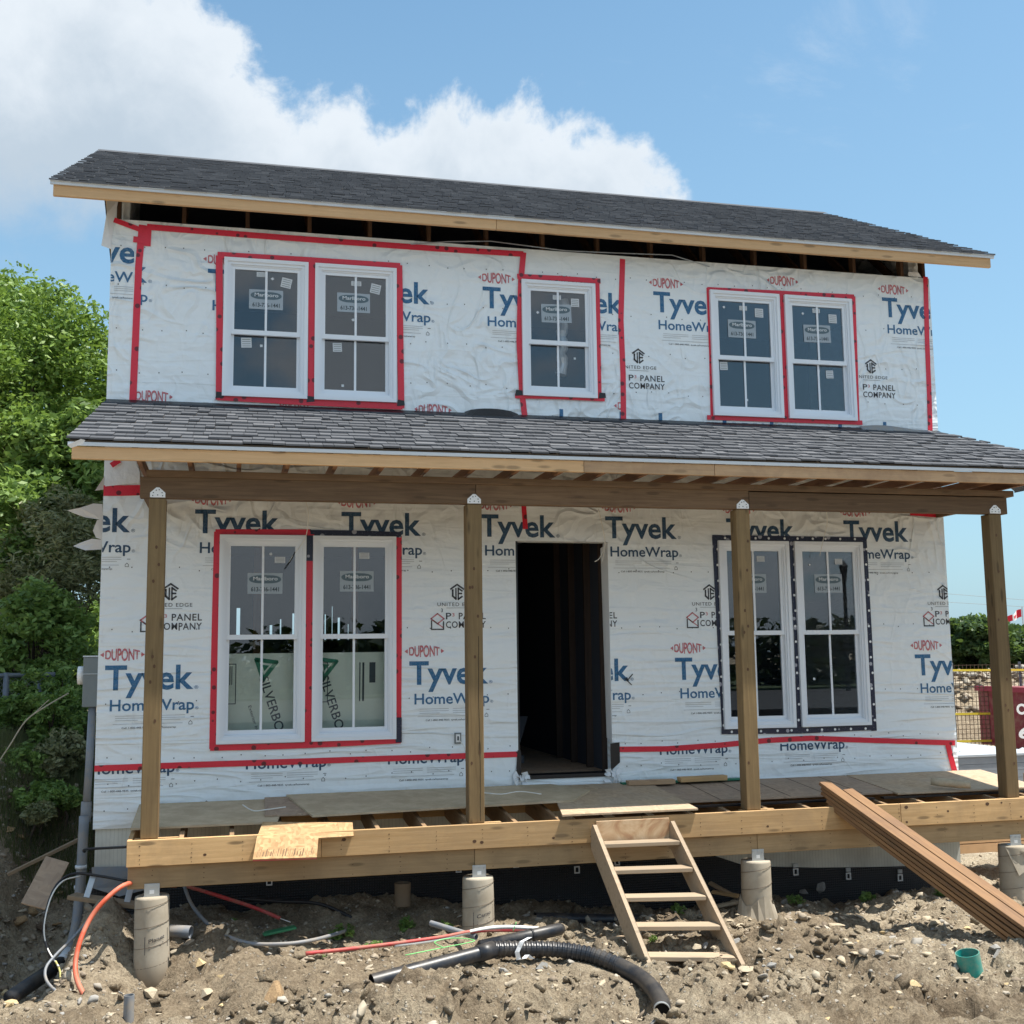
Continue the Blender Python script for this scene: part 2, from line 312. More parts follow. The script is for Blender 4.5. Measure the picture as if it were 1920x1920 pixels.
mat('glass', glass)
# ---------------------------------------------------------------- object helpers
WL = {}
def link(o, parent=None, M=None):
    M = M or Matrix.Identity(4); C.objects.link(o)
    if parent: o.parent = parent; o.matrix_basis = WL[parent.name].inverted() @ M
    else: o.matrix_basis = M
    WL[o.name] = M; return o
def tag(o, label=None, cat=None, group=None, kind=None):
    if label: o['label'] = label
    if cat: o['category'] = cat
    if group: o['group'] = group
    if kind: o['kind'] = kind
    return o
def empty(name, loc, label=None, cat=None, group=None, parent=None):
    o = bpy.data.objects.new(name, None); o.empty_display_size = .1; link(o, parent, Matrix.Translation(loc)); return tag(o, label, cat, group)
class MB:
    def __init__(s): s.v = []; s.f = []
    def add(s, v, f):
        k = len(s.v); s.v += [tuple(p) for p in v]; s.f += [tuple(i+k for i in q) for q in f]; return s
    def box(s, x0, x1, y0, y1, z0, z1):
        return s.add([(x0, y0, z0), (x1, y0, z0), (x1, y1, z0), (x0, y1, z0), (x0, y0, z1), (x1, y0, z1), (x1, y1, z1), (x0, y1, z1)],
                     [(0, 3, 2, 1), (4, 5, 6, 7), (0, 1, 5, 4), (1, 2, 6, 5), (2, 3, 7, 6), (3, 0, 4, 7)])
    def ring(s, x0, x1, z0, z1, w, y0, y1, wb=None):
        wb = w if wb is None else wb; o = [(x0, z0), (x1, z0), (x1, z1), (x0, z1)]; i = [(x0+w, z0+wb), (x1-w, z0+wb), (x1-w, z1-w), (x0+w, z1-w)]
        v = [(a, y0, b) for a, b in o+i]+[(a, y1, b) for a, b in o+i]; f = []
        for k in range(4):
            n = (k+1) % 4; f += [(k, n, n+4, k+4), (k+8, k+12, n+12, n+8), (k, k+8, n+8, n), (k+4, n+4, n+12, k+12)]
        return s.add(v, f)
    def beam(s, A, B, w, t, upv=(0, 0, 1)):
        A = Vector(A); B = Vector(B); d = (B-A).normalized(); u = Vector(upv); y = u.cross(d).normalized(); z = d.cross(y); v = []
        for P in (A, B):
            for a, b in ((-1, -1), (1, -1), (1, 1), (-1, 1)): v.append(P+y*(a*w/2)+z*(b*t/2))
        return s.add(v, [(0, 3, 2, 1), (4, 5, 6, 7), (0, 1, 5, 4), (1, 2, 6, 5), (2, 3, 7, 6), (3, 0, 4, 7)])
    def tube(s, pts, r, n=10, cap=True):
        pts = [Vector(p) for p in pts]; rr = r if isinstance(r, (list, tuple)) else [r]*len(pts); v = []; f = []; ref = None
        for i, p in enumerate(pts):
            d = (pts[min(i+1, len(pts)-1)]-pts[max(i-1, 0)]).normalized()
            if ref is None: ref = Vector((0, 0, 1)) if abs(d.z) < .9 else Vector((1, 0, 0))
            a = ref-d*ref.dot(d); a.normalize(); ref = a; b = d.cross(a)
            for k in range(n): th = 2*math.pi*k/n; v.append(p+(a*math.cos(th)+b*math.sin(th))*rr[i])
        for i in range(len(pts)-1):
            for k in range(n): m = (k+1) % n; f.append((i*n+k, i*n+m, (i+1)*n+m, (i+1)*n+k))
        if cap: f += [tuple(range(n))[::-1], tuple((len(pts)-1)*n+k for k in range(n))]
        return s.add(v, f)
    def prism(s, poly, y0, y1):     # poly in (x,z), extruded along y
        n = len(poly); v = [(a, y0, b) for a, b in poly]+[(a, y1, b) for a, b in poly]
        return s.add(v, [tuple(range(n)), tuple(range(2*n-1, n-1, -1))]+[(i, (i+1) % n+0, (i+1) % n+n, i+n)[::-1] for i in range(n)])
    def build(s, name, m, parent=None, base=None, smooth=False, kind=None, bevel=0):
        me = bpy.data.meshes.new(name)
        if parent is not None: M = WL[parent.name]; off = M.translation
        else:
            a = np.array(s.v); off = Vector(((a[:, 0].min()+a[:, 0].max())/2, (a[:, 1].min()+a[:, 1].max())/2, a[:, 2].min())) if base is None else Vector(base); M = Matrix.Translation(off)
        me.from_pydata([(p[0]-off.x, p[1]-off.y, p[2]-off.z) for p in s.v], [], s.f)
        fixn(me, bevel)
        if smooth: me.polygons.foreach_set('use_smooth', [True]*len(me.polygons))
        me.materials.append(MATS[m]); o = bpy.data.objects.new(name, me); link(o, parent, M)
        if kind: o['kind'] = kind
        return o
def fixn(me, bevel=0):
    b = bmesh.new(); b.from_mesh(me)
    if bevel: bmesh.ops.bevel(b, geom=b.edges[:], offset=bevel, segments=1, affect='EDGES', profile=.5)
    bmesh.ops.recalc_face_normals(b, faces=b.faces); b.to_mesh(me); b.free()
def plank(name, A, B, w, t, m, parent=None, upv=(0, 0, 1), bevel=.003, nails=None):
    A = Vector(A); B = Vector(B); L = (B-A).length; d = (B-A)/L; y = Vector(upv).cross(d).normalized(); z = d.cross(y)
    M = Matrix(((d.x, y.x, z.x, A.x), (d.y, y.y, z.y, A.y), (d.z, y.z, z.z, A.z), (0, 0, 0, 1)))
    me = bpy.data.meshes.new(name); b = MB().box(0, L, -w/2, w/2, -t/2, t/2); me.from_pydata(b.v, [], b.f); fixn(me, bevel)
    me.materials.append(MATS[m]); o = bpy.data.objects.new(name, me); link(o, parent, M); return o
# ---------------------------------------------------------------- lettering
_tc = {}
def textv(s, off=0.0, sp=1.0):
    key = (s, off, sp)
    if key not in _tc:
        c = bpy.data.curves.new('t', 'FONT'); c.body = s; c.size = 1; c.offset = off; c.space_character = sp; c.resolution_u = 3; c.fill_mode = 'FRONT'
        o = bpy.data.objects.new('t', c); C.objects.link(o); bpy.context.view_layer.update()
        me = bpy.data.meshes.new_from_object(o.evaluated_get(bpy.context.evaluated_depsgraph_get()))
        v = np.array([tuple(p.co) for p in me.vertices]); f = [tuple(p.vertices) for p in me.polygons]
        bpy.data.objects.remove(o); bpy.data.curves.remove(c); bpy.data.meshes.remove(me); _tc[key] = (v, f)
    return _tc[key]
CAPH = textv('H')[0][:, 1].max()
def clipmesh(v, f, clip, ax=(0, 2)):
    if not clip: return v, f
    me = bpy.data.meshes.new('c'); me.from_pydata([tuple(p) for p in v], [], f); b = bmesh.new(); b.from_mesh(me); bpy.data.meshes.remove(me)
    for val, a, s in ((clip[0], ax[0], -1), (clip[1], ax[0], 1), (clip[2], ax[1], -1), (clip[3], ax[1], 1)):
        if val is None: continue
        p = [0, 0, 0]; n = [0, 0, 0]; p[a] = val; n[a] = s
        bmesh.ops.bisect_plane(b, geom=b.verts[:]+b.edges[:]+b.faces[:], plane_co=p, plane_no=n, clear_outer=True)
    b.verts.index_update(); v = [tuple(x.co) for x in b.verts]; f = [tuple(x.index for x in q.verts) for q in b.faces]; b.free(); return v, f
def T2(s, x0, x1, zb, cap, off=.0, sp=1., warp=None):
    v, f = textv(s, off, sp); v = v.copy(); a, b = v[:, 0].min(), v[:, 0].max(); u = (v[:, 0]-a)/(b-a); h = v[:, 1]/CAPH
    if warp: h = .5+(h-.5)*(warp+(1-warp)*np.sin(np.pi*u)**.8)
    return [(x0+(x1-x0)*uu, 0, zb+cap*hh) for uu, hh in zip(u, h)], f
YP = -.003
def cutholes(v, f):
    out = [(v, f)]
    for h in holes:
        nxt = []
        for v, f in out:
            if not f: continue
            xs = [p[0] for p in v]; zs = [p[2] for p in v]
            if max(xs) < h[0] or min(xs) > h[1] or max(zs) < h[2] or min(zs) > h[3]: nxt.append((v, f)); continue
            for c in ((None, h[0], None, None), (h[1], None, None, None), (h[0], h[1], None, h[2]), (h[0], h[1], h[3], None)):
                q = clipmesh(v, f, c)
                if q[1]: nxt.append(q)
        out = nxt
    return out
def emit(parts, name, m, parent, clip=None, y=YP):
    mb = MB()
    for v, f in parts:
        v, f = clipmesh(v, f, clip)
        for q in cutholes(v, f) if parent.name.startswith('house_wrap') else [(v, f)]: mb.add([(p[0], y, p[2]) for p in q[0]], q[1])
    if not mb.f: return None
    me = bpy.data.meshes.new(name); off = WL[parent.name].translation
    me.from_pydata([(p[0]-off.x, p[1]-off.y, p[2]-off.z) for p in mb.v], [], mb.f); me.materials.append(MATS[m])
    b = bmesh.new(); b.from_mesh(me)
    for fc_ in b.faces:
        fc_.normal_update()
        if fc_.normal.y > 0: fc_.normal_flip()
    b.to_mesh(me); b.free(); o = bpy.data.objects.new(name, me); link(o, parent, WL[parent.name].copy()); return o
def stroke(pts, w):
    v = []; f = []
    for (a, b), (c, d) in zip(pts[:-1], pts[1:]):
        L = math.hypot(c-a, d-b); nx, nz = -(d-b)/L*w/2, (c-a)/L*w/2; ex, ez = (c-a)/L*w*.4, (d-b)/L*w*.4; k = len(v)
        v += [(a-ex+nx, 0, b-ez+nz), (a-ex-nx, 0, b-ez-nz), (c+ex-nx, 0, d+ez-nz), (c+ex+nx, 0, d+ez+nz)]; f.append((k, k+1, k+2, k+3))
    return v, f
def rectp(x0, x1, z0, z1): return [(x0, 0, z0), (x1, 0, z0), (x1, 0, z1), (x0, 0, z1)], [(0, 1, 2, 3)]
def tri(*p): return [(a, 0, b) for a, b in p], [tuple(range(len(p)))]
# ---------------------------------------------------------------- numpy noise / terrain
_perm = np.random.default_rng(3).random((256, 256))
def vnoise(x, y):
    xi = np.floor(x).astype(int); yi = np.floor(y).astype(int); fx = x-xi; fy = y-yi; fx = fx*fx*(3-2*fx); fy = fy*fy*(3-2*fy)
    g = lambda a, b: _perm[a & 255, b & 255]
    return (g(xi, yi)*(1-fx)+g(xi+1, yi)*fx)*(1-fy)+(g(xi, yi+1)*(1-fx)+g(xi+1, yi+1)*fx)*fy-.5
def fbm(x, y, o=5, s=1., g=.5):
    r = 0; a = 1.
    for i in range(o): r = r+a*vnoise(x*s+17.3*i, y*s+9.1*i); a *= g; s *= 2.03
    return r
def ss(a, b, x): t_ = np.clip((x-a)/(b-a), 0, 1); return t_*t_*(3-2*t_)
def bump(x, y, cx, cy, rx, ry, h): return h*np.exp(-(((x-cx)/rx)**2+((y-cy)/ry)**2))
PIPE = [atY(697, 1842, -2.40), atY(800, 1812, -2.28), atY(900, 1788, -2.15), atY(1050, 1781, -2.15), atY(1110, 1791, -2.25), atY(1165, 1812, -2.42), atY(1195, 1829, -2.58), atY(1222, 1852, -2.80), atY(1241, 1893, -3.12), atY(1243, 1912, -3.4)]
def pdist(x, y):
    best = np.full(np.shape(x), 9.); zz = np.zeros(np.shape(x))
    for a, b in zip(PIPE[:-1], PIPE[1:]):
        dx, dy = b.x-a.x, b.y-a.y; u = np.clip(((x-a.x)*dx+(y-a.y)*dy)/(dx*dx+dy*dy), 0, 1); d = np.hypot(x-a.x-u*dx, y-a.y-u*dy); k = d < best; best = np.where(k, d, best); zz = np.where(k, a.z+u*(b.z-a.z), zz)
    return best, zz
def H(x, y):
    x = np.asarray(x, float); y = np.asarray(y, float)
    h = -.95+0*x
    h = h+ss(-3.6, -10.5, y)*.85
    h = h-ss(-.9, -.1, y)*(.22*ss(4, 8, x)-.16*ss(4, 1, x))
    lb = ss(.05, -.25, x)                                              # left of the house: trench then bank
    h = h*(1-lb*ss(-2.2, -1.5, y))+lb*ss(-2.2, -1.5, y)*(-1.36+1.46*ss(.1, 2.6, y-x*.25)+.5*ss(-.55, -1.1, x)*ss(-1.2, .2, y))
    h = h+bump(x, y, .22, -.78, .24, .34, .36)+bump(x, y, .66, -1.55, .42, .36, -.34)+bump(x, y, 1.5, -2.1, .5, .22, .06)+bump(x, y, 1.2, -.95, .6, .3, .06)
    h = h+bump(x, y, 1.9, -3.25, 1.5, .25, .07)+bump(x, y, 3.0, -2.9, .8, .25, .06)+bump(x, y, 4.05, -2.95, .5, .55, -.14)+bump(x, y, 4.82, -2.42, .42, .24, -.10)+bump(x, y, .95, -2.35, .3, .35, -.2)+bump(x, y, 1.3, -3.0, .35, .3, -.13)
    h = h+bump(x, y, 3.0, -3.6, .9, .22, -.14)+bump(x, y, 4.6, -3.4, .7, .25, -.10)+bump(x, y, 6.9, -2.8, .9, .5, .06)+bump(x, y, 7.5, -3.4, .5, .3, -.10)+bump(x, y, 5.9, -2.2, .8, .3, .07)+bump(x, y, 8.1, -1.7, .9, .35, .06)
    far = ss(4, 30, np.hypot(x-4, y+3)); rgt = ss(11, 14, x)*ss(3, 7, y)
    m = ss(14.5, 17, y+.0*x)*ss(9, 13, x)*(1-ss(24, 30, y))
    h = h+m*1.9
    nz = fbm(x, y, 5, .9)*.16+fbm(x+40, y, 5, 4.5, .62)*.085
    holes = ss(.18, .5, fbm(x+9, y-4, 4, 2.2))*ss(-2.0, -3.2, y)*.16
    clod = np.abs(fbm(x, y+70, 4, 13., .6))*.10*(.5+ss(-2.4, -3.3, y)*.9)
    near = 1-far*.5
    h = h+(nz-holes+clod)*near*(1+m*2.); d, zp = pdist(x, y); w_ = np.exp(-(d/.16)**2)
    return h*(1-w_)+np.minimum(h, zp-.062)*w_
def Hf(x, y): return float(H(x, y))
def axis(a, b, fine, lo, hi, g=1.16):
    v = list(np.arange(a, b, fine)); s = fine; x = v[-1]
    while x < hi: s *= g; x += s; v.append(x)
    s = fine; x = v[0]; w_ = []
    while x > lo: s *= g; x -= s; w_.append(x)
    return np.array(w_[::-1]+v)
gx = axis(-1.6, 9.9, .025, -900, 1400); gy = axis(-3.95, 1.0, .025, -900, 1400)
GX, GY = np.meshgrid(gx, gy); GZ = H(GX, GY); nx_, ny_ = len(gx), len(gy)
me = bpy.data.meshes.new('ground'); V = np.stack([GX, GY, GZ], -1).reshape(-1, 3)
idx = np.arange(nx_*ny_).reshape(ny_, nx_); F = np.stack([idx[:-1, :-1], idx[:-1, 1:], idx[1:, 1:], idx[1:, :-1]], -1).reshape(-1, 4)
def npmesh(me, V, F):
    me.vertices.add(len(V)); me.vertices.foreach_set('co', np.ascontiguousarray(V, dtype=np.float32).ravel()); k = F.shape[1]
    me.loops.add(F.size); me.loops.foreach_set('vertex_index', np.ascontiguousarray(F, dtype=np.int32).ravel())
    me.polygons.add(len(F)); me.polygons.foreach_set('loop_start', np.arange(len(F), dtype=np.int32)*k); me.polygons.foreach_set('loop_total', np.full(len(F), k, dtype=np.int32)); me.update(calc_edges=True)
npmesh(me, V, F); me.polygons.foreach_set('use_smooth', [True]*len(F)); me.materials.append(MATS['dirt'])
go = bpy.data.objects.new('ground', me); link(go); tag(go, kind='structure')
# ================================================================ HOUSE
WX = 8.94; WT = 5.70
house = empty('house', (WX/2, 3.3, -.95), 'unfinished two storey house in white printed wrap with red seam tape and open porch', 'house')
WINS = {  # name: x0,x1,z0,z1,rail
 'U1': (1.062, 1.880, 3.985, 5.38, 4.64), 'U2': (1.947, 2.766, 3.985, 5.38, 4.64), 'UC': (4.080, 4.886, 4.116, 5.357, 4.70),
 'U3': (6.199, 7.020, 3.985, 5.38, 4.64), 'U4': (7.085, 7.909, 3.985, 5.38, 4.64),
 'L1': (1.069, 1.885, .66, 2.631, 1.655), 'L2': (1.950, 2.761, .66, 2.631, 1.655), 'L3': (6.194, 7.007, .66, 2.631, 1.655), 'L4': (7.075, 7.890, .66, 2.631, 1.655)}
DOOR = (3.985, 4.97, .26, 2.605)
def wallholes(x0, x1, z0, z1, holes, y0, y1):
    mb = MB(); xs = sorted({x0, x1, *[h[0] for h in holes], *[h[1] for h in holes]}); zs = sorted({z0, z1, *[h[2] for h in holes], *[h[3] for h in holes]})
    xs = [x for x in xs if x0 <= x <= x1]; zs = [z for z in zs if z0 <= z <= z1]
    ins = lambda x, z: any(h[0] < x < h[1] and h[2] < z < h[3] for h in holes)
    sol = [[not ins((xs[i]+xs[i+1])/2, (zs[j]+zs[j+1])/2) for j in range(len(zs)-1)] for i in range(len(xs)-1)]
    for i in range(len(xs)-1):
        for j in range(len(zs)-1):
            if not sol[i][j]: continue
            a, b, c, d = xs[i], xs[i+1], zs[j], zs[j+1]
            mb.add([(a, y0, c), (b, y0, c), (b, y0, d), (a, y0, d)], [(0, 1, 2, 3)]); mb.add([(a, y1, c), (b, y1, c), (b, y1, d), (a, y1, d)], [(3, 2, 1, 0)])
            for di, dj, q in ((-1, 0, [(a, y0, c), (a, y0, d), (a, y1, d), (a, y1, c)]), (1, 0, [(b, y0, c), (b, y1, c), (b, y1, d), (b, y0, d)]), (0, -1, [(a, y0, c), (a, y1, c), (b, y1, c), (b, y0, c)]), (0, 1, [(a, y0, d), (b, y0, d), (b, y1, d), (a, y1, d)])):
                ii, jj = i+di, j+dj
                if not (0 <= ii < len(xs)-1 and 0 <= jj < len(zs)-1) or not sol[ii][jj]: mb.add(q, [(0, 1, 2, 3)])
    return mb
holes = [(a+.03, b-.03, c+.03, d-.03) for a, b, c, d, _ in WINS.values()]+[DOOR]
wrap = wallholes(0, WX, -.07, WT, holes, 0, .16).build('house_wrap', 'wrap', house); wrap['label'] = 'white printed house wrap over the front wall'
def sidewall(x0, x1):
    m = MB(); m.prism([(0, -.07), (6.6, -.07), (6.6, 6.12), (3.3, 7.765), (0, 6.12)], 0, 1)
    v = [(x0+(x1-x0)*p[1], p[0]+.163-(.326*p[0]/6.6), p[2]) for p in m.v]; m2 = MB(); m2.add(v, m.f); return m2
sidewall(0, .15).build('wall', 'wrap', house); sidewall(WX-.15, WX).build('wall', 'wrap', house)
# rear wall with unglazed gaps seen through the left ground floor windows
gaps = []
for px0, px1, py0, py1 in ((440, 454, 1140, 1192), (503, 513, 1172, 1198), (523, 529, 1161, 1198), (545, 556, 1150, 1198), (606, 613, 1152, 1200), (620, 625, 1137, 1200), (630, 640, 1158, 1200), (650, 655, 1170, 1200), (662, 668, 1135, 1200)):
    px0, px1 = px0+(px1-px0)*.2, px1-(px1-px0)*.25; a = atY(px0, py1, 6.4); b = atY(px1, py0, 6.4); gaps.append((a.x, b.x, a.z, b.z))
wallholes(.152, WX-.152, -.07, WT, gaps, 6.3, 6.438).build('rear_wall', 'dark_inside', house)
inn = empty('interior', (WX/2, 3, .2), parent=house)
MB().box(.152, WX-.152, .163, 6.298, .10, .235).build('floor', 'osb_brown', inn); MB().box(.152, WX-.152, .163, 6.298, 2.98, 3.25).build('floor', 'inside_ceiling', inn)
MB().box(.152, WX-.152, .163, 6.298, 5.64, 5.69).build('ceiling', 'inside_ceiling', inn)
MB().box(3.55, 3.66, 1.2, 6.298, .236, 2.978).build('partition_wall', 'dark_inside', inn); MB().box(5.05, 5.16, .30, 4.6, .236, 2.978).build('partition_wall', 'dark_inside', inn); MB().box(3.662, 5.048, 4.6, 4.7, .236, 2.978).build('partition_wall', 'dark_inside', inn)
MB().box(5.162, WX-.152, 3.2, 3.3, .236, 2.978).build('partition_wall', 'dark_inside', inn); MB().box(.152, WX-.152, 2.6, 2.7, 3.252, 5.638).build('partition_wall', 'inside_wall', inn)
for yy in (.35, .9, 1.5, 2.1): plank('stud', (5.02, yy, .236), (5.02, yy, 2.97), .04, .09, 'dark_stud', inn, upv=(1, 0, 0))
for xx in (.9, 1.5, 2.1, 2.7): plank('stud', (xx, 3.3, .236), (xx+.0, 3.3, 2.97), .09, .04, 'truss_wood', inn, upv=(0, 1, 0))
MB().box(4.02, 4.45, 1.6, 2.0, .236, .32).build('floor_clutter', 'inside_wall', inn); MB().beam((4.05, 1.0, .30), (4.4, 1.7, .75), .25, .02).build('scrap_panel', 'inside_wall', inn)
# silver duct in the small upper window
d0 = [(4.61, .24, 5.25), (4.62, .24, 5.0), (4.59, .24, 4.8), (4.61, .24, 4.6), (4.58, .24, 4.42)]
mb = MB(); mb.tube([Vector(d0[0]).lerp(Vector(d0[-1]), k/14)+Vector((.012*math.sin(k*1.7), 0, 0)) for k in range(15)], [.055+.01*math.sin(k*2.4) for k in range(15)], 12)
mb.build('foil_duct', 'foil', inn, smooth=False)
# foam boards behind the left ground floor windows
for k, (x0, x1, tx) in enumerate(((1.06, 1.93, 1.52), (1.94, 2.72, 2.10))):
    fb = empty('foam_board', (x0, .45, .236), 'pale green foam insulation board standing inside behind the %s ground floor window' % ('leftmost' if k == 0 else 'second from left'), 'board', 'insulation boards inside the left windows')
    b = MB(); b.add([(x0, .30, .24), (x1, .30, .24), (x1, .22, 1.50), (x0, .22, 1.50), (x0, .34, .24), (x1, .34, .24), (x1, .26, 1.50), (x0, .26, 1.50)], [(0, 1, 2, 3), (7, 6, 5, 4), (0, 4, 5, 1), (1, 5, 6, 2), (2, 6, 7, 3), (3, 7, 4, 0)]); b.build('board', 'silver_board', fb)
    def rot2(part, cx, cz, ang):
        v, f = part; return [(cx+p[0]*math.cos(ang)-p[2]*math.sin(ang), 0, cz+p[0]*math.sin(ang)+p[2]*math.cos(ang)) for p in v], f
    def onboard(parts, name, m, dy=0):
        mb = MB()
        for v, f in parts:
            v, f = clipmesh(v, f, (x0+.005, x1-.005, .25, 1.5)); mb.add([(p[0], .30-(p[2]-.24)/1.26*.08-.003-dy, p[2]) for p in v], f)
        mb.build(name, m, fb)
    a = R(-72)
    onboard([rot2(T2('SILVERBOARD', 0, .80, -.04, .085, .010), tx-.02, 1.27, a)], 'printed_lettering', 'sticker_ink')
    onboard([rot2(T2('Exterior Insulation solution', 0, .62, -.02, .03), tx-.14, 1.0, a)], 'printed_lettering', 'sticker_ink')
    onboard([rot2((v, f), tx-.10, 1.34, R(-8)) for v, f in (stroke([(0, .10), (.19, .10), (.09, -.08), (0, .10)], .04), tri((.06, .06), (.13, .06), (.09, .0)))], 'printed_mark', 'board_green')
    q = tx+.28 if k == 0 else tx+.33
    onboard([rectp(q, q+.012, 1.02, 1.40), rectp(q+.03, q+.05, 1.02, 1.40), rectp(q+.10, q+.16, 1.2, 1.4)], 'printed_mark', 'sticker_ink')
    q = x0+.03
    onboard([stroke([(q, 1.40), (q+.15, 1.40), (q+.15, 1.02), (q, 1.02), (q, 1.40)], .008)]+[rectp(q+.02+.018*i, q+.027+.018*i, 1.2, 1.38) for i in range(6)], 'printed_mark', 'sticker_ink')
# foundation
fo = empty('foundation', (WX/2, .1, -1.2), parent=house)
MB().box(.02, WX-.02, .03, .3, -.62, -.072).build('foam_panel', 'foundation_foam', fo)
b = MB(); zz = [(-.02, -.42), (.5, -.45), (1.2, -.42), (5.2, -.40), (5.7, -.42), (6.0, -.60), (6.4, -.74), (7.2, -.80), (7.9, -.83), (WX, -.86)]
for (xa, za), (xb, zb) in zip(zz[:-1], zz[1:]): b.add([(xa, .012, -1.5), (xb, .012, -1.5), (xb, .012, zb), (xa, .012, za), (xa, .026, -1.5), (xb, .026, -1.5), (xb, .026, zb), (xa, .026, za)], [(0, 1, 2, 3), (7, 6, 5, 4), (3, 2, 6, 7)])
b.build('dimple_membrane', 'dimple_membrane', fo)
MB().box(5.6, WX-.02, .0305, .2, -.87, -.621).build('foam_panel', 'foundation_foam', fo)
MB().add([(.0, .005, -.40), (.55, .002, -.42), (.6, -.01, -.60), (.25, -.06, -.66), (.02, -.03, -.58)], [(0, 1, 2, 3, 4)]).build('membrane_flap', 'grey_pipe', fo)
for px, py in ((968, 1617), (1082, 1628), (1157, 1613), (1492, 1632), (1591, 1640), (1688, 1643), (860, 1626), (505, 1650)):
    p = atY(px, py); q = empty('form_tie', (p.x, .01, p.z), parent=fo); MB().ring(p.x-.028, p.x+.028, p.z-.05, p.z+.02, .011, -.004, .011).build('tie_plate', 'white_plastic', q)
    if px > 1400: MB().box(p.x-.026, p.x+.026, -.003, .011, p.z+.03, p.z+.07).build('tie_strap', 'galv', q)
# ---------------------------------------------------------------- windows
PANEDARK = {}
def window(key, lab):
    x0, x1, z0, z1, zr = WINS[key]; lower = key[0] == 'L'; wn = empty('window', ((x0+x1)/2, 0, z0), parent=house); wn['label'] = lab
    MB().ring(x0, x1, z0, z1, .036, -.045, .03).build('casing', 'vinyl', wn); MB().ring(x0+.036, x1-.036, z0+.036, z1-.036, .026, -.028, .03).build('frame', 'vinyl', wn)
    MB().ring(x0+.062, x1-.062, z0+.062, z1-.062, .013, -.012, .04).build('frame', 'vinyl', wn)
    a, b = x0+.075, x1-.075; f = .030
    MB().ring(a, b, zr-.02, z1-.075, f, -.002, .03).build('sash', 'vinyl', wn); MB().ring(a, b, z0+.075, zr+.018, f, .032, .06, .045).build('sash', 'vinyl', wn)
    MB().box(a+.001, b-.001, -.006, .031, zr-.024, zr+.022).build('meeting_rail', 'vinyl', wn)
    MB().box(a+f, b-f, .012, .018, zr+.01, z1-.075-f).build('pane', 'glass', wn); MB().box(a+f, b-f, .042, .048, z0+.075+.045, zr-.012).build('pane', 'glass', wn)
    xm = (a+b)/2
    MB().box(xm-.011, xm+.011, .003, .0115, zr+.022, z1-.075-f).build('muntin', 'vinyl', wn); MB().box(xm-.011, xm+.011, .034, .0415, z0+.12, zr-.024).build('muntin', 'vinyl', wn)
    return wn
labs = {'U1': 'upper floor window nearest the left corner, taped in red', 'U2': 'upper floor window second from the left', 'UC': 'single smaller upper window above the door', 'U3': 'upper floor window left of the right pair', 'U4': 'upper floor window nearest the right corner',
        'L1': 'tall ground floor window nearest the left corner', 'L2': 'tall ground floor window second from the left', 'L3': 'tall ground floor window behind the third post', 'L4': 'tall ground floor window reflecting a dark post, nearest the right corner'}
WO = {k: window(k, labs[k]) for k in WINS}
def sticker(key, px, py, wdt, hgt, rot=0, big=False, m='sticker', deep=False):
    p = atY(px, py, .012); y = (.0395 if deep else .0095); wn = WO[key]
    def place(parts, name, m, dy):
        mb = MB()
        for v, f in parts: mb.add([(p.x+q[0]*math.cos(rot)-q[2]*math.sin(rot), y-dy, p.z+q[0]*math.sin(rot)+q[2]*math.cos(rot)) for q in v], f)
        mb.build(name, m, wn)
    place([rectp(-wdt/2, wdt/2, -hgt/2, hgt/2)], 'sticker', m, 0)
    if big:
        n = 20; el_ = [(wdt*.46*math.copysign(abs(math.cos(2*math.pi*i/n))**.6, math.cos(2*math.pi*i/n)), hgt*.2+hgt*.2*math.sin(2*math.pi*i/n)) for i in range(n)]
        place([tri(*el_)], 'sticker_badge', 'sticker_dark', .0012)
        place([T2('Marlboro', -wdt*.34, wdt*.36, hgt*.15, hgt*.17, .02)], 'sticker_lettering', 'sticker_white', .0022)
        place([T2('613-736-1441', -wdt*.40, wdt*.40, -hgt*.38, hgt*.2, .02)], 'sticker_lettering', 'sticker_ink', .0012)
    elif wdt > .05:
        place([rectp(-wdt*.4, wdt*.4, hgt*(.3-.22*i), hgt*(.34-.22*i)) for i in range(4)], 'sticker_lettering', 'sticker_ink', .0012)
for k, px, py, r in (('U1', 499, 562, 0), ('U2', 663, 568, 0), ('UC', 1043, 588, .03), ('U3', 1391, 617, 0), ('U4', 1532, 626, .02)): sticker(k, px, py, .33 if k[0] == 'U' else .33, .20, r, True)
for k, px, py in (('L1', 497, 1094), ('L2', 669, 1090), ('L3', 1410, 1094), ('L4', 1553, 1094)): sticker(k, px, py, .33, .20, 0, True)
for k, px, py, w_, h_, r in (('U1', 490, 515, .09, .05, 0), ('U1', 537, 531, .10, .10, -.2), ('U2', 668, 532, .10, .05, 0), ('U2', 704, 542, .10, .10, -.2), ('UC', 1044, 558, .09, .05, 0), ('UC', 1078, 568, .09, .09, 0), ('U3', 1393, 578, .09, .05, 0), ('U3', 1423, 587, .10, .10, 0),
                            ('U4', 1530, 583, .09, .05, 0), ('U4', 1561, 598, .10, .10, 0), ('L1', 525, 1050, .10, .06, 0), ('L2', 683, 1042, .10, .06, 0), ('L3', 1426, 1048, .09, .06, 0), ('L4', 1572, 1053, .09, .06, 0),
                            ('U1', 511, 523, .025, .025, .7), ('U2', 662, 600, .025, .025, .7), ('UC', 1008, 586, .025, .025, .7), ('U3', 1357, 576, .025, .025, .7), ('U4', 1505, 588, .025, .025, .7), ('L1', 508, 1039, .025, .025, .7), ('L4', 1518, 1059, .02, .02, .7)): sticker(k, px, py, w_, h_, r, m='sticker_white')
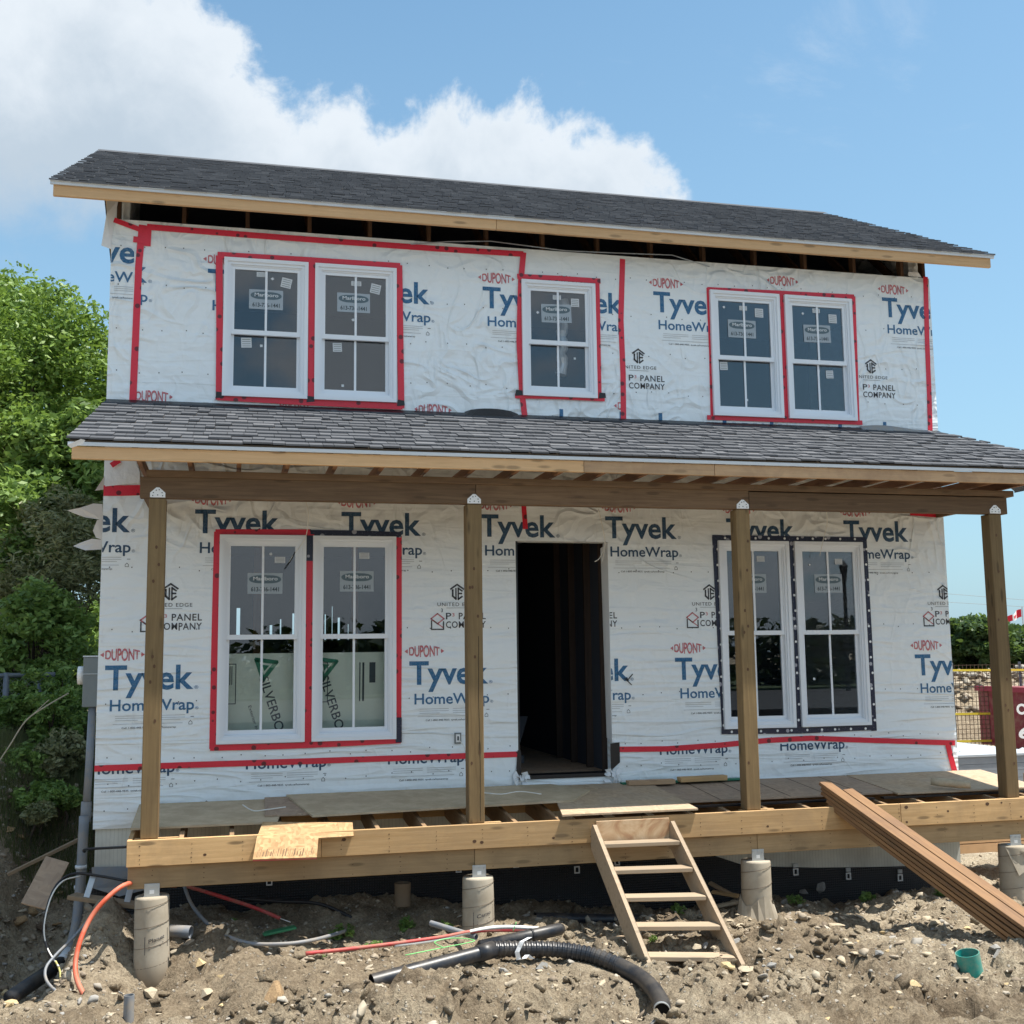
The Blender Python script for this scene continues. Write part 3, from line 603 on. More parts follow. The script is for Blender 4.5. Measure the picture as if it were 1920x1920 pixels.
for k, px, py, w_, h_ in (('U1', 462, 641, .10, .10), ('U2', 633, 650, .09, .09), ('U3', 1359, 685, .09, .09), ('U4', 1558, 701, .09, .09), ('U1', 490, 647, .025, .025), ('U2', 643, 722, .025, .025), ('UC', 1079, 671, .022, .022), ('U3', 1403, 749, .025, .025), ('U4', 1538, 695, .022, .022), ('L4', 1529, 1273, .025, .025)): sticker(k, px, py, w_, h_, .05, m='sticker_white', deep=True)
# ---------------------------------------------------------------- printing on the wrap
def duo(cx, zc, wd, clip, fade=False):
    P = [T2('DUPONT', cx-wd*.40, cx+wd*.40, zc-.055, .11, .022, .95, warp=.62)]
    for s in (-1, 1): P.append(tri((cx+s*wd*.52, zc), (cx+s*wd*.44, zc+.022), (cx+s*wd*.43, zc), (cx+s*wd*.44, zc-.022)))
    emit(P, 'printed_logo', 'ink_red', wrap, clip)
def fine(xT, zT, clip):
    P = [rectp(xT+.10+.33*j, xT+.10+.33*j+(.29 if i < 2 else .2+.05*j), zT-.245-.02*i, zT-.241-.02*i) for i in range(3) for j in range(2)]
    P += [rectp(xT+.08, xT+.70, zT-.318, zT-.314)]
    emit(P, 'printed_lines', 'ink_grey', wrap, clip)
    Q = [T2('Call 1-800-448-9835  tyvek.ca/homewrap', xT+.16, xT+.64, zT-.36, .017, .005), rectp(xT+.77, xT+.80, zT-.262, zT-.257), stroke([(xT+.755, zT-.33), (xT+.755, zT-.312), (xT+.77, zT-.295), (xT+.785, zT-.312), (xT+.785, zT-.33), (xT+.755, zT-.33)], .004)]
    emit(Q, 'printed_lettering', 'ink_black', wrap, clip)
def block(xT, zT, ink_='ink_blue', clip=None, dup=True, ty=True, home=True, fn=True):
    clip = clip or (.005, WX-.005, None, None)
    if dup: duo(xT+.15, zT+.32, .38, clip)
    if ty: emit([T2('Tyvek', xT, xT+.79, zT, .215, .022), T2('®', xT+.80, xT+.835, zT-.005, .03)], 'printed_logo', ink_, wrap, clip)
    if home: emit([T2('HomeWrap', xT+.05, xT+.80, zT-.195, .10, .014), T2('®', xT+.81, xT+.84, zT-.195, .025)], 'printed_lettering', ink_, wrap, clip)
    if fn: fine(xT, zT, clip)
def ueb(cx, zt, clip=None, em=True, tx=True, pan=True, icon=True):
    clip = clip or (.005, WX-.005, None, None); P = []
    if em:
        g = lambda pts, w: P.append(stroke([(cx+a, zt+b) for a, b in pts], w))
        g([(-.065, -.045), (0, 0), (.065, -.045)], .016); g([(-.045, -.055), (-.045, -.115), (-.012, -.145)], .018); g([(-.045, -.055), (-.045, -.06)], .018)
        g([(-.012, -.04), (-.012, -.145)], .014); g([(.012, -.035), (.012, -.15)], .014); g([(.012, -.038), (.05, -.064)], .016); g([(.012, -.09), (.045, -.09)], .016); g([(.012, -.147), (.05, -.12)], .016)
    if tx: P.append(T2('UNITED EDGE', cx-.20, cx+.20, zt-.215, .034, .002, 1.15)); P.append(rectp(cx-.11, cx+.11, zt-.235, zt-.232))
    if pan: P.append(T2('P', cx-.115, cx-.06, zt-.345, .062, .012)); P.append(T2('PANEL', cx+.015, cx+.29, zt-.345, .062, .012, 1.1)); P.append(T2('COMPANY', cx-.115, cx+.29, zt-.43, .062, .012, 1.1))
    if icon: P.append(stroke([(cx-.26, zt-.36), (cx-.26, zt-.445), (cx-.14, zt-.445), (cx-.14, zt-.37)], .013)); P.append(T2('3', cx-.165, cx-.145, zt-.275, .035, .01))
    emit(P, 'printed_logo', 'ink_black', wrap, clip)
    Q = []
    if icon: Q.append(stroke([(cx-.265, zt-.34), (cx-.2, zt-.29), (cx-.135, zt-.34), (cx-.2, zt-.39), (cx-.265, zt-.34)], .013)); Q.append(stroke([(cx-.24, zt-.36), (cx-.14, zt-.43)], .010))
    if pan: Q.append(T2('3', cx-.052, cx-.028, zt-.318, .032, .01))
    if Q: emit(Q, 'printed_mark', 'ink_red', wrap, clip)
dR = DOOR[1]+.004; dL = DOOR[0]-.004
zA = Z(1140, 1008)
for px in (365, 640, 1362, 1582): block(X(px), zA, 'ink_navy')
block(X(250)-.82, zA, 'ink_navy'); block(X(1135), zA, 'ink_navy')
xx = X(900); block(xx, zA, 'ink_navy', home=False, fn=False); block(xx, zA, 'ink_navy', (0, dL, None, None), dup=False, ty=False)
zB = Z(767, 1283)
for px in (205, 767, 1258, 1702): block(X(px), zB)
block(X(1175)-.80, zB, clip=(dR, None, None, None), dup=False)
zU = Z(857, 1096)
for px in (320, 857, 1330, 1768): ueb(X(px, 1110), zU)
ueb(X(1153)-.29, zU, (dR, None, None, None), em=False, tx=False, icon=False)
zC = Z(527, 1440)+.195
for px, cl in ((328, 0), (612, 0), (870, 0), (1365, dR), (1585, 0)): block(X(px, 1430)-.80, zC, clip=(max(cl, .005), WX, None, zC-.125), dup=False, ty=False, ink_='ink_navy')
for px, py in ((387, 1503), (665, 1492), (930, 1478), (1640, 1456)): ueb(X(px, py), Z(px, py), tx=False, pan=False, icon=False)
z5 = Z(905, 576)
block(X(390, 500), z5); block(X(807, 560)-.80, z5, dup=False); block(X(905, 570), z5); block(X(1034, 560), z5+.02, clip=(0, X(1165, 560), None, None)); block(X(1225, 560), z5+.07)
duo(X(1467, 527), Z(1467, 527), .37, None); block(X(1655, 590), Z(1655, 593))
block(X(250, 490)-.60, Z(230, 492), clip=(.005, X(251, 500), None, None), dup=False); block(X(278, 520)-.80, Z(270, 529), clip=(X(262, 520), 3, None, None), dup=False, fn=False)
ueb(X(1197, 675), Z(1197, 655), (X(1173, 700), WX, None, None), icon=False); ueb(X(1633, 690), Z(1633, 675), (X(1606, 700), WX, None, None), icon=False)
for px, py in ((285, 745), (553, 757), (812, 770)): duo(X(px, py), Z(px, py)+.01, .37, None)
duo(X(1183, 762), Z(1183, 762), .37, (0, X(1165, 760), None, None))
for px, a, b_ in ((1343, 1330, 1480), (1560, 1545, 1690), (None, 1035, 1060), (None, 1155, 1166), (None, 1225, 1242)):
    xt = X(px, 790) if px else X((a+b_)/2, 790)-.62
    block(xt, 3.985-.215, clip=(X(a, 790), X(b_, 790), None, None), dup=False, home=False, fn=False)
# fastener marks
P = []
for z in (5.45, 5.05, 4.2, 3.6, 2.3, 1.72, 1.05, .55, .32, .1, 4.62):
    for i in range(44):
        x = .1+i*.2+random.uniform(-.03, .03); zz_ = z+random.uniform(-.02, .02)
        if x > WX-.05 or any(h[0]-.05 < x < h[1]+.05 and h[2]-.05 < zz_ < h[3]+.05 for h in holes): continue
        P.append(tri((x-.004, zz_-.006), (x+.006, zz_-.004), (x+.004, zz_+.006), (x-.005, zz_+.005)))
o = emit(P, 'staples', 'ink_black', wrap); o['kind'] = 'stuff'
# ---------------------------------------------------------------- tape
def tp(pts, w, m='tape_red', y=-.005, lab=None):
    P = [((p.x, p.z)) for p in (atY(a, b) for a, b in pts)]; mb = MB()
    L = []
    for i, p in enumerate(P):
        a = P[max(i-1, 0)]; b = P[min(i+1, len(P)-1)]; d = math.hypot(b[0]-a[0], b[1]-a[1]); n = (-(b[1]-a[1])/d*w/2, (b[0]-a[0])/d*w/2); L.append(((p[0]+n[0], p[1]+n[1]), (p[0]-n[0], p[1]-n[1])))
    for (a, b), (c, d) in zip(L[:-1], L[1:]):
        mb.add([(a[0], y, a[1]), (b[0], y, b[1]), (d[0], y, d[1]), (c[0], y, c[1]), (a[0], y+.0015, a[1]), (b[0], y+.0015, b[1]), (d[0], y+.0015, d[1]), (c[0], y+.0015, c[1])], [(0, 1, 2, 3), (7, 6, 5, 4), (0, 3, 7, 4), (1, 5, 6, 2)])
    o = mb.build('seam_tape', m, wrap)
    if lab: o['label'] = lab
tp([(267, 422), (260, 500), (254, 640), (249, 753)], .065); tp([(278, 424), (276, 462)], .065, y=-.008); tp([(250, 449), (281, 453)], .06, y=-.010); tp([(214, 413), (268, 433)], .05, y=-.011)
tp([(276, 426), (450, 440), (640, 454), (820, 467), (981, 477)], .06, y=-.0105); tp([(981, 474), (976, 530), (973, 640), (978, 735), (984, 786)], .06, y=-.013); tp([(1167, 486), (1164, 600), (1168, 700), (1169, 790)], .06); tp([(1735, 519), (1738, 640), (1742, 740), (1744, 810)], .06)
tp([(411, 480), (412, 620), (411, 750)], .065, y=-.0155); tp([(408, 479), (580, 489), (750, 500)], .065, y=-.018); tp([(748, 498), (750, 630), (752, 766)], .065, y=-.0155); tp([(408, 745), (580, 755), (754, 763)], .065, y=-.018); tp([(584, 489), (585, 620), (584, 757)], .075, y=-.021)
tp([(969, 519), (1050, 523), (1125, 528)], .055, y=-.018); tp([(1119, 525), (1121, 640), (1123, 748)], .05, y=-.0155); tp([(965, 743), (1050, 745), (1133, 749)], .05, y=-.018)
tp([(1329, 540), (1334, 660), (1337, 785)], .06); tp([(1326, 543), (1465, 550), (1601, 557)], .055, y=-.008); tp([(1467, 550), (1472, 670), (1476, 786)], .075, y=-.0105); tp([(1600, 556), (1604, 670), (1608, 795)], .04, y=-.0105); tp([(1325, 783), (1465, 788), (1616, 793)], .05, y=-.013)
tp([(408, 997), (403, 1200), (399, 1404)], .065); tp([(404, 998), (495, 998), (583, 998)], .055, y=-.008); tp([(582, 999), (665, 1000), (752, 1003)], .055, 'tape_navy', y=-.0105, lab='navy tape above the second window'); tp([(582, 1002), (579, 1200), (576, 1398)], .075, y=-.013); tp([(582, 1004), (581, 1052)], .078, 'tape_navy', y=-.0155)
tp([(748, 1005), (748, 1200), (747, 1388)], .055); tp([(394, 1402), (490, 1400), (578, 1397)], .055, y=-.0155); tp([(574, 1397), (660, 1393), (751, 1388)], .055, y=-.018); tp([(747, 1345), (747, 1392)], .06, 'tape_navy', y=-.021)
tp([(177, 1441), (330, 1435), (520, 1429), (760, 1421), (971, 1414)], .055, y=-.0085); tp([(1156, 1405), (1250, 1404), (1350, 1397), (1440, 1388), (1520, 1384), (1600, 1387), (1790, 1393)], .055, y=-.0085); tp([(1776, 1394), (1782, 1420), (1791, 1453)], .065, y=-.011)
tp([(194, 920), (230, 920), (264, 919)], .10); tp([(982, 948), (985, 992)], .05); tp([(1706, 962), (1755, 966)], .05)
tp([(1340, 1006), (1350, 1200), (1359, 1376)], .065, 'tape_navy', lab='navy tape down the left side of the right window pair'); tp([(1335, 1008), (1480, 1010), (1622, 1012)], .055, 'tape_navy', y=-.008); tp([(1482, 1010), (1493, 1190), (1499, 1370)], .065, 'tape_navy', y=-.0105); tp([(1619, 1010), (1629, 1190), (1638, 1370)], .065, 'tape_navy', y=-.0105); tp([(1352, 1371), (1500, 1370), (1641, 1363)], .06, 'tape_navy', y=-.013)
P = []
for pts in (((1344, 1030), (1357, 1360)), ((1486, 1030), (1498, 1350)), ((1623, 1030), (1637, 1350)), ((1370, 1372), (1620, 1366)), ((1360, 1009), (1600, 1011))):
    a = atY(*pts[0]); b_ = atY(*pts[1]); n = int((a-b_).length/.155)
    for i in range(n+1):
        p = a.lerp(b_, i/n); x, z = p.x+random.uniform(-.012, .012), p.z; P.append(tri(*[(x+.014*math.cos(k*math.pi/4), z+.014*math.sin(k*math.pi/4)) for k in range(8)]))
o = emit(P, 'washers', 'white_plastic', wrap, y=-.0155); o['kind'] = 'stuff'
for px, py in ((412, 742), (582, 750), (751, 757), (972, 738), (1128, 743)):
    p = atY(px, py); emit([tri((p.x-.04, p.z-.03), (p.x+.04, p.z-.02), (p.x+.035, p.z+.03), (p.x-.03, p.z+.035))], 'membrane_patch', 'black_membrane', wrap, y=-.0225)
# loose flaps of wrap at the left corner
def flap(pts, th=.004):
    mb = MB(); P = [Vector(p) for p in pts]; n = len(P); mb.add([p for p in P]+[p+Vector((0, th, 0)) for p in P], [tuple(range(n)), tuple(range(2*n-1, n-1, -1))]+[(i, (i+1) % n, (i+1) % n+n, i+n) for i in range(n)])
    b = mb.build('loose_wrap_flap', 'crumple_white', wrap); return b
A = lambda px, py, y: tuple(atY(px, py, y))
flap([A(192, 945, -.004), A(175, 944, -.05), A(150, 952, -.12), A(126, 957, -.16), A(145, 965, -.1), A(160, 970, -.08), A(193, 975, -.004)])
flap([A(191, 1012, -.004), A(172, 1010, -.06), A(150, 1018, -.1), A(137, 1024, -.13), A(160, 1032, -.1), A(190, 1030, -.004)])
flap([A(192, 973, -.005), A(182, 975, -.04), A(174, 995, -.05), A(180, 1008, -.03), A(191, 1012, -.005)]); flap([A(196, 893, -.004), A(188, 905, -.03), A(178, 920, -.06), A(194, 918, -.004)])
flap([A(200, 372, -.004), A(200, 400, -.05), A(190, 460, -.03), A(208, 467, -.012), A(214, 413, -.006), A(222, 375, -.006)])
flap([A(197, 862, -.006), A(255, 864, -.03), A(262, 885, -.03), A(262, 905, -.02), A(197, 912, -.006)])
tp([(214, 865), (220, 873)], .09, y=-.04)
flap([A(1703, 510, -.01), A(1722, 511, -.03), A(1728, 520, -.02), A(1703, 517, -.01)])
# doorway trim
dw = empty('doorway', (4.48, 0, .26), parent=house)
MB().box(DOOR[0]+.001, DOOR[0]+.02, .004, .158, DOOR[2], DOOR[3]-.001).build('jamb', 'black_membrane', dw); MB().box(DOOR[0]+.0, DOOR[1], -.012, .19, DOOR[2]-.035, DOOR[2]+.002).build('sill_membrane', 'black_membrane', dw)
p0 = atY(966, 1418); p1 = atY(1156, 1388)
MB().add([(dL-.005, -.012, p0.z+.06), (dL+.03, -.014, p0.z+.05), (dL+.03, -.014, .25), (dL-.03, -.013, .25)], [(0, 1, 2, 3)]).build('membrane_patch', 'black_membrane', dw)
MB().add([(dR-.03, -.013, .55), (dR+.07, -.013, .56), (dR+.07, -.013, .36), (dR-.03, -.013, .28)], [(0, 1, 2, 3)]).build('membrane_patch', 'black_membrane', dw)
for cx_, s in ((DOOR[0]+.0, 1), (DOOR[1]+.0, -1)):
    mb = MB(); rr = random.Random(4)
    for k in range(14):
        c = Vector((cx_+rr.uniform(-.05, .08)*s, -.02-rr.random()*.02, .25+rr.uniform(-.07, .05))); u = Vector((rr.uniform(-1, 1), rr.uniform(-.6, .6), rr.uniform(-1, 1))).normalized()*.05; v_ = Vector((rr.uniform(-1, 1), -.3, rr.uniform(-1, 1))).normalized()*.04
        mb.add([c-u, c+v_, c+u, c-v_*.5], [(0, 1, 2, 3)])
    mb.build('crumpled_wrap', 'crumple_white', dw)
mb = MB(); mb.add([(DOOR[1], .0, .55), (DOOR[1]-.012, .14, .6), (DOOR[1]-.03, .15, 2.55), (DOOR[1], .0, 2.6)], [(0, 1, 2, 3)]); mb.build('jamb_wrap', 'crumple_white', dw)
# ---------------------------------------------------------------- main roof
def rows(parent, xa, xb, y_e, z_e, slope, length, indiv, xl=None, xr=None, tab=(.07, .19), expo=.139, thick=.016, sgn=1):
    """laminated shingles laid course by course; first `indiv` tabs are their own objects, the rest one stuff object"""
    ang = math.atan(slope); ca, sa = math.cos(ang), math.sin(ang); n = int(math.floor(length/expo)); rest = MB(); cnt = 0; cache = []
    r_ = random.Random(5+indiv)
    for k in range(12):
        wv = tab[0]+(tab[1]-tab[0])*k/11; m = MB(); e = .018
        m.add([(0, -.004, 0), (wv-.004, -.004, 0), (wv-.004, (expo+e)*ca, (expo+e)*sa-.012), (0, (expo+e)*ca, (expo+e)*sa-.012), (0, -.004, thick), (wv-.004, -.004, thick), (wv-.004, (expo+e)*ca, (expo+e)*sa), (0, (expo+e)*ca, (expo+e)*sa)],
              [(4, 5, 6, 7), (0, 1, 5, 4), (1, 2, 6, 5), (3, 0, 4, 7)])
        me_ = bpy.data.meshes.new('shingle'); me_.from_pydata(m.v, [], m.f); me_.materials.append(MATS['shingle']); cache.append((wv, m, me_))
    for i in range(n):
        s = i*expo; a = (xl(s) if xl else xa); b = (xr(s) if xr else xb); x = a-r_.random()*.0
        while x < b-.03:
            wv, m, me_ = cache[r_.randrange(12)]
            lift = r_.choice((0, 0, .004, .008)); off = Vector((x, y_e+s*ca*sgn, z_e+s*sa+lift))
            if x+wv > b: 
                wv2 = b-x; sc = wv2/wv
            else: sc = 1; wv2 = wv
            if cnt < indiv and sc == 1:
                o = bpy.data.objects.new('shingle', me_); link(o, parent, Matrix.Translation(off)); cnt += 1
            else: rest.add([(p[0]*sc+off.x, p[1]*sgn+off.y, p[2]+off.z) for p in m.v], m.f if sgn > 0 else [f[::-1] for f in m.f])
            x += wv2
    off = WL[parent.name].translation; me = bpy.data.meshes.new('shingles'); me.from_pydata([(p[0]-off.x, p[1]-off.y, p[2]-off.z) for p in rest.v], [], rest.f); me.materials.append(MATS['shingle'])
    o = bpy.data.objects.new('shingles', me); link(o, parent, WL[parent.name].copy()); o['kind'] = 'stuff'
mr = empty('main_roof', (4.5, -.4, 5.75), parent=house); SL = .525; zr0 = 5.878
RX0, RX1 = -.50, 9.50
mb = MB(); mb.prism([(-.40, zr0-.012), (3.3, zr0-.012+SL*3.7), (7.0, zr0-.012), (7.0, zr0-.03), (3.3, zr0-.03+SL*3.7), (-.40, zr0-.03)], RX0+.01, RX1-.01)
m2 = MB(); m2.add([(p[1], p[0], p[2]) for p in mb.v], mb.f); m2.build('roof_sheathing', 'sheathing', mr)
rows(mr, RX0-.02, RX1+.02, -.425, zr0-.012, SL, 4.16, 0, sgn=1); rows(mr, RX0-.02, RX1+.02, 7.025, zr0-.012, SL, 4.16, 0, sgn=-1)
mb = MB(); mb.add([(RX0-.03, 3.17, zr0+SL*3.57+.012), (RX1+.03, 3.17, zr0+SL*3.57+.012), (RX1+.03, 3.3, zr0+SL*3.7+.02), (RX0-.03, 3.3, zr0+SL*3.7+.02), (RX0-.03, 3.43, zr0+SL*3.57+.012), (RX1+.03, 3.43, zr0+SL*3.57+.012)], [(0, 1, 2, 3), (3, 2, 5, 4)]); mb.build('ridge_cap', 'shingle', mr)
jx = X(915, 430); FZ = (5.738+5.852)/2
plank('fascia_board', (-.485, -.372, FZ), (jx-.002, -.372, FZ), .038, .117, 'spruce', mr); plank('fascia_board', (jx+.002, -.372, FZ), (9.476, -.372, FZ), .038, .117, 'spruce', mr)
MB().box(-.51, 9.51, -.412, -.394, 5.838, 5.868).build('drip_edge', 'drip', mr); MB().box(-.51, 9.51, -.425, -.35, 5.866, 5.871).build('drip_edge', 'drip', mr)
for s, x in ((0, -.47), (1, 9.46)):
    plank('barge_board', (x, -.35, zr0-.085+SL*.05), (x, 3.28, zr0-.085+SL*3.68), .03, .12, 'spruce', mr); plank('barge_board', (x, 6.95, zr0-.085+SL*.05), (x, 3.32, zr0-.085+SL*3.68), .03, .12, 'spruce', mr)
x = .06
while x < 9.3:
    xx_ = min(x, 8.88)
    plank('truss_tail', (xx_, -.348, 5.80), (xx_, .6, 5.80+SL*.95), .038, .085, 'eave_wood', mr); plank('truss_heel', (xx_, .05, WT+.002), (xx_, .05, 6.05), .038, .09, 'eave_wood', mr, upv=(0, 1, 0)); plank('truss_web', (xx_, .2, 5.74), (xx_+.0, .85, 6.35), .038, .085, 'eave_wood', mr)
    x += .61
MB().box(.152, WX-.152, 1.3, 1.32, 5.692, 6.6).build('attic_blackout', 'dark_inside', mr)  # dark sheet added behind the eave gap to keep it black
cb = MB(); pts_ = [atY(a, b, -.02) for a, b in ((770, 458), (840, 453), (920, 452), (990, 461), (1060, 470), (1150, 474), (1260, 478), (1330, 500))]
cb.tube(pts_, .006, 6); o = cb.build('electrical_cable', 'galv', None); tag(o, 'thin grey cable sagging in the dark gap under the main eave', 'cable')
# ---------------------------------------------------------------- porch roof
pr = empty('porch_roof', (4.5, -.8, 3.1), parent=house); PS = .433; ze = 3.9-PS*1.5-.012
pl = math.hypot(1.5, 1.5*PS); cpa = math.cos(math.atan(PS))
xl = lambda s: -.14+.14*min(1, s/pl); xr = lambda s: 9.90-.97*min(1, s/pl)
rows(pr, 0, 0, -1.515, ze, PS, pl+.10, 300, xl, xr, tab=(.07, .20))
mb = MB(); T_ = lambda y, d: 3.888+PS*y-d
mb.add([(-.12, -1.49, T_(-1.49, .004)), (9.88, -1.49, T_(-1.49, .004)), (8.95, -.002, T_(0, .004)), (0, -.002, T_(0, .004)), (-.12, -1.49, T_(-1.49, .022)), (9.88, -1.49, T_(-1.49, .022)), (8.95, -.002, T_(0, .022)), (0, -.002, T_(0, .022))], [(0, 1, 2, 3), (7, 6, 5, 4), (0, 4, 5, 1), (0, 3, 7, 4)]); mb.build('roof_sheathing', 'sheathing', pr)
mb = MB(); mb.add([(9.88, -1.49, T_(-1.49, .0)), (9.88, -.002, T_(-1.49, .0)), (8.95, -.002, T_(0, .0)), (9.88, -.002, T_(-1.49, .02)), (9.88, -1.49, T_(-1.49, .02))], [(0, 1, 2), (0, 4, 3, 1)]); mb.build('hip_end', 'shingle', pr)
FZ2 = (3.085+3.185)/2; j1 = X(1095, 870); j1 = atY(1095, 880, -1.49).x; j2 = atY(1340, 880, -1.49).x
for a, b_, m_ in ((-.10, j1-.002, 'spruce'), (j1+.002, j2-.002, 'spruce_dirty'), (j2+.002, 9.80, 'spruce_dirty')): plank('fascia_board', (a, -1.471, FZ2), (b_, -1.471, FZ2), .038, .105, m_, pr)
MB().box(-.13, 9.88, -1.512, -1.492, 3.190, 3.220).build('drip_edge', 'drip', pr)
mb = MB(); P = [A(126, 834, -1.53), A(152, 823, -1.54), A(160, 825, -1.53), A(156, 832, -1.52), A(133, 840, -1.51)]; mb.add(P, [(0, 1, 2, 3, 4)]); mb.build('bent_flashing', 'vinyl', pr)
MB().add([(.0, -.09, T_(-.09, -.02)), (WX, -.09, T_(-.09, -.02)), (WX, -.006, 3.915), (0, -.006, 3.915)], [(0, 1, 2, 3)]).build('flashing', 'black_membrane', pr)
mb = MB(); a_, b_ = X(870, 778), X(970, 782)
for i in range(8):
    u0, u1 = i/8, (i+1)/8; xa_, xb_ = a_+(b_-a_)*u0, a_+(b_-a_)*u1; h0, h1 = .045*math.sin(math.pi*u0)**.6, .045*math.sin(math.pi*u1)**.6
    mb.add([(xa_, -.10, 3.87), (xb_, -.10, 3.87), (xb_, -.02, 3.92+h1), (xa_, -.02, 3.92+h0)], [(0, 1, 2, 3)])
mb.build('lifted_underlay', 'black_membrane', pr)
mb = MB(); a_ = X(1610, 803); b_ = X(1740, 808)
for i in range(8):
    u0, u1 = i/8, (i+1)/8; xa_, xb_ = a_+(b_-a_)*u0, a_+(b_-a_)*u1; mb.add([(xa_, -.09, 3.875), (xb_, -.09, 3.875), (xb_, -.018, 3.93+.02*math.sin(5*u1)), (xa_, -.018, 3.93+.02*math.sin(5*u0))], [(0, 1, 2, 3)])
mb.build('lifted_underlay', 'grey_pipe', pr)
x = .38
while x < 9.75:
    y1 = -.02 if x < WX else -.02-(x-WX)*1.5
    plank('rafter', (x, -1.45, T_(-1.45, .022)-.052), (x, y1, T_(y1, .022)-.052), .038, .09, 'truss_wood', pr)
    if x < WX: plank('ceiling_joist', (x+.04, -1.45, 3.125), (x+.04, -.005, 3.125), .038, .085, 'truss_wood', pr)
    x += .405
# header beam in three lengths
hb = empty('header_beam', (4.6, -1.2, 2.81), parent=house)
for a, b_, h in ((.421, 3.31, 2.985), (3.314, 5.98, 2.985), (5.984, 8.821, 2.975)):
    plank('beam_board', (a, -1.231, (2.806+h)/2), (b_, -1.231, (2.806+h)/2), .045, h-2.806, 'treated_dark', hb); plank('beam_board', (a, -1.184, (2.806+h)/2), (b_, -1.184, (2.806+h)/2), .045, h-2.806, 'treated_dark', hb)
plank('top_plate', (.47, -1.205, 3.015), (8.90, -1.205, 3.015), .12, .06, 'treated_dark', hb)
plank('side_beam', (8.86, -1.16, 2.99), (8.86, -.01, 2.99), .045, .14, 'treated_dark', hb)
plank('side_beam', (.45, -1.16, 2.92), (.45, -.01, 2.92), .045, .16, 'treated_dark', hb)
# posts
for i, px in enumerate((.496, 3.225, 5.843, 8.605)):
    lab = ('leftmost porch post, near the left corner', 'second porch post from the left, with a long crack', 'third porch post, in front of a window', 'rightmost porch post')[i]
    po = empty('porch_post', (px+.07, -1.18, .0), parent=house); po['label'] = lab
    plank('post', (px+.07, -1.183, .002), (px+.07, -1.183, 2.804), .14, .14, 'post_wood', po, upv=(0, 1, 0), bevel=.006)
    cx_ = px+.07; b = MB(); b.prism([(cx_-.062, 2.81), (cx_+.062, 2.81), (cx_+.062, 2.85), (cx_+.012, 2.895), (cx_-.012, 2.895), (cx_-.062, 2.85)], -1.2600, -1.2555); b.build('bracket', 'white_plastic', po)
    b = MB()
    for q in ((-.04, 2.825), (.04, 2.825), (-.035, 2.85), (.035, 2.85), (0, 2.83), (-.012, 2.87), (.012, 2.875)): b.box(cx_+q[0]-.004, cx_+q[0]+.004, -1.264, -1.2602, q[1]-.004, q[1]+.004)
    b.build('bolts', 'sticker_ink', po)
    rr = random.Random(i); b = MB()
    for k in range(7):
        z = .3+rr.random()*2.3; x_ = cx_+rr.uniform(-.045, .045); n = 8; b.add([(x_+.011*math.cos(2*math.pi*j/n), -1.2545, z+.016*math.sin(2*math.pi*j/n)) for j in range(n)], [tuple(range(n))])
    b.build('knots', 'knot', po)['kind'] = 'stuff'
    if i == 1:
        b = MB(); z = .02
        while z < 1.6:
            b.box(cx_+.028+.004*math.sin(z*4), cx_+.032+.004*math.sin(z*4), -1.2542, -1.2535, z, z+.082); z += .08
        b.build('crack', 'void_black', po)
# ---------------------------------------------------------------- deck frame
dk = empty('deck_frame', (4.5, -.6, -.4), parent=house); DX0, DX1 = .398, 9.85
ups = [(DX0, 1.95), (1.954, 4.80), (4.804, 7.40), (7.404, DX1)]; los = [(DX0+.01, 3.27), (3.274, 5.93), (5.934, DX1-.02)]
for a, b_ in ups: plank('rim_board', (a, -1.275, -.104), (b_, -1.275, -.104), .038, .208, 'treated', dk)
for a, b_ in los: plank('beam_board', (a, -1.235, -.30), (b_, -1.235, -.30), .038, .178, 'treated_lower', dk); plank('beam_board', (a, -1.195, -.30), (b_, -1.195, -.30), .038, .178, 'treated', dk)
plank('rim_board', (DX0+.02, -1.253, -.09), (DX0+.02, -.005, -.0), .038, .18, 'treated', dk, upv=(0, 0, 1)); plank('rim_board', (DX1-.02, -1.253, -.09), (DX1-.02, -.005, .0), .038, .18, 'treated', dk)
x = DX0+.42; DZ = lambda y: .0+(y+1.25)*.085
while x < DX1-.1:
    plank('joist', (x, -1.253, -.10), (x, -.045, -.10+.10), .038, .185, 'joist_wood', dk); x += .405
plank('ledger_board', (DX0, -.024, -.0), (8.93, -.024, -.0), .038, .18, 'treated', dk)
for px in (.496, 3.225, 5.843, 8.605): plank('blocking', (px-.05, -1.18, -.03), (px+.30, -1.18, -.03), .038, .06, 'treated', dk)
b = MB(); rr = random.Random(9)
for k in range(24):
    x0 = DX0+.1+k*.405
    for zz_ in np.arange(-.19, -.02, .035): b.box(x0+rr.uniform(-.006, .006), x0+.006, -1.2955, -1.2942, zz_, zz_+.006)
    for zz_ in np.arange(-.37, -.23, .04): b.box(x0+.1+rr.uniform(-.006, .006), x0+.106, -1.2555, -1.2542, zz_, zz_+.006)
b.build('nail_heads', 'knot', dk)['kind'] = 'stuff'
b = MB()
for k in range(22):
    x_ = rr.uniform(.5, 9.2); z = rr.uniform(-.18, -.03); r0 = rr.uniform(.008, .018); n = 8; b.add([(x_+r0*1.3*math.cos(2*math.pi*j/n), -1.2948, z+r0*math.sin(2*math.pi*j/n)) for j in range(n)], [tuple(range(n))])
b.build('knots', 'knot', dk)['kind'] = 'stuff'
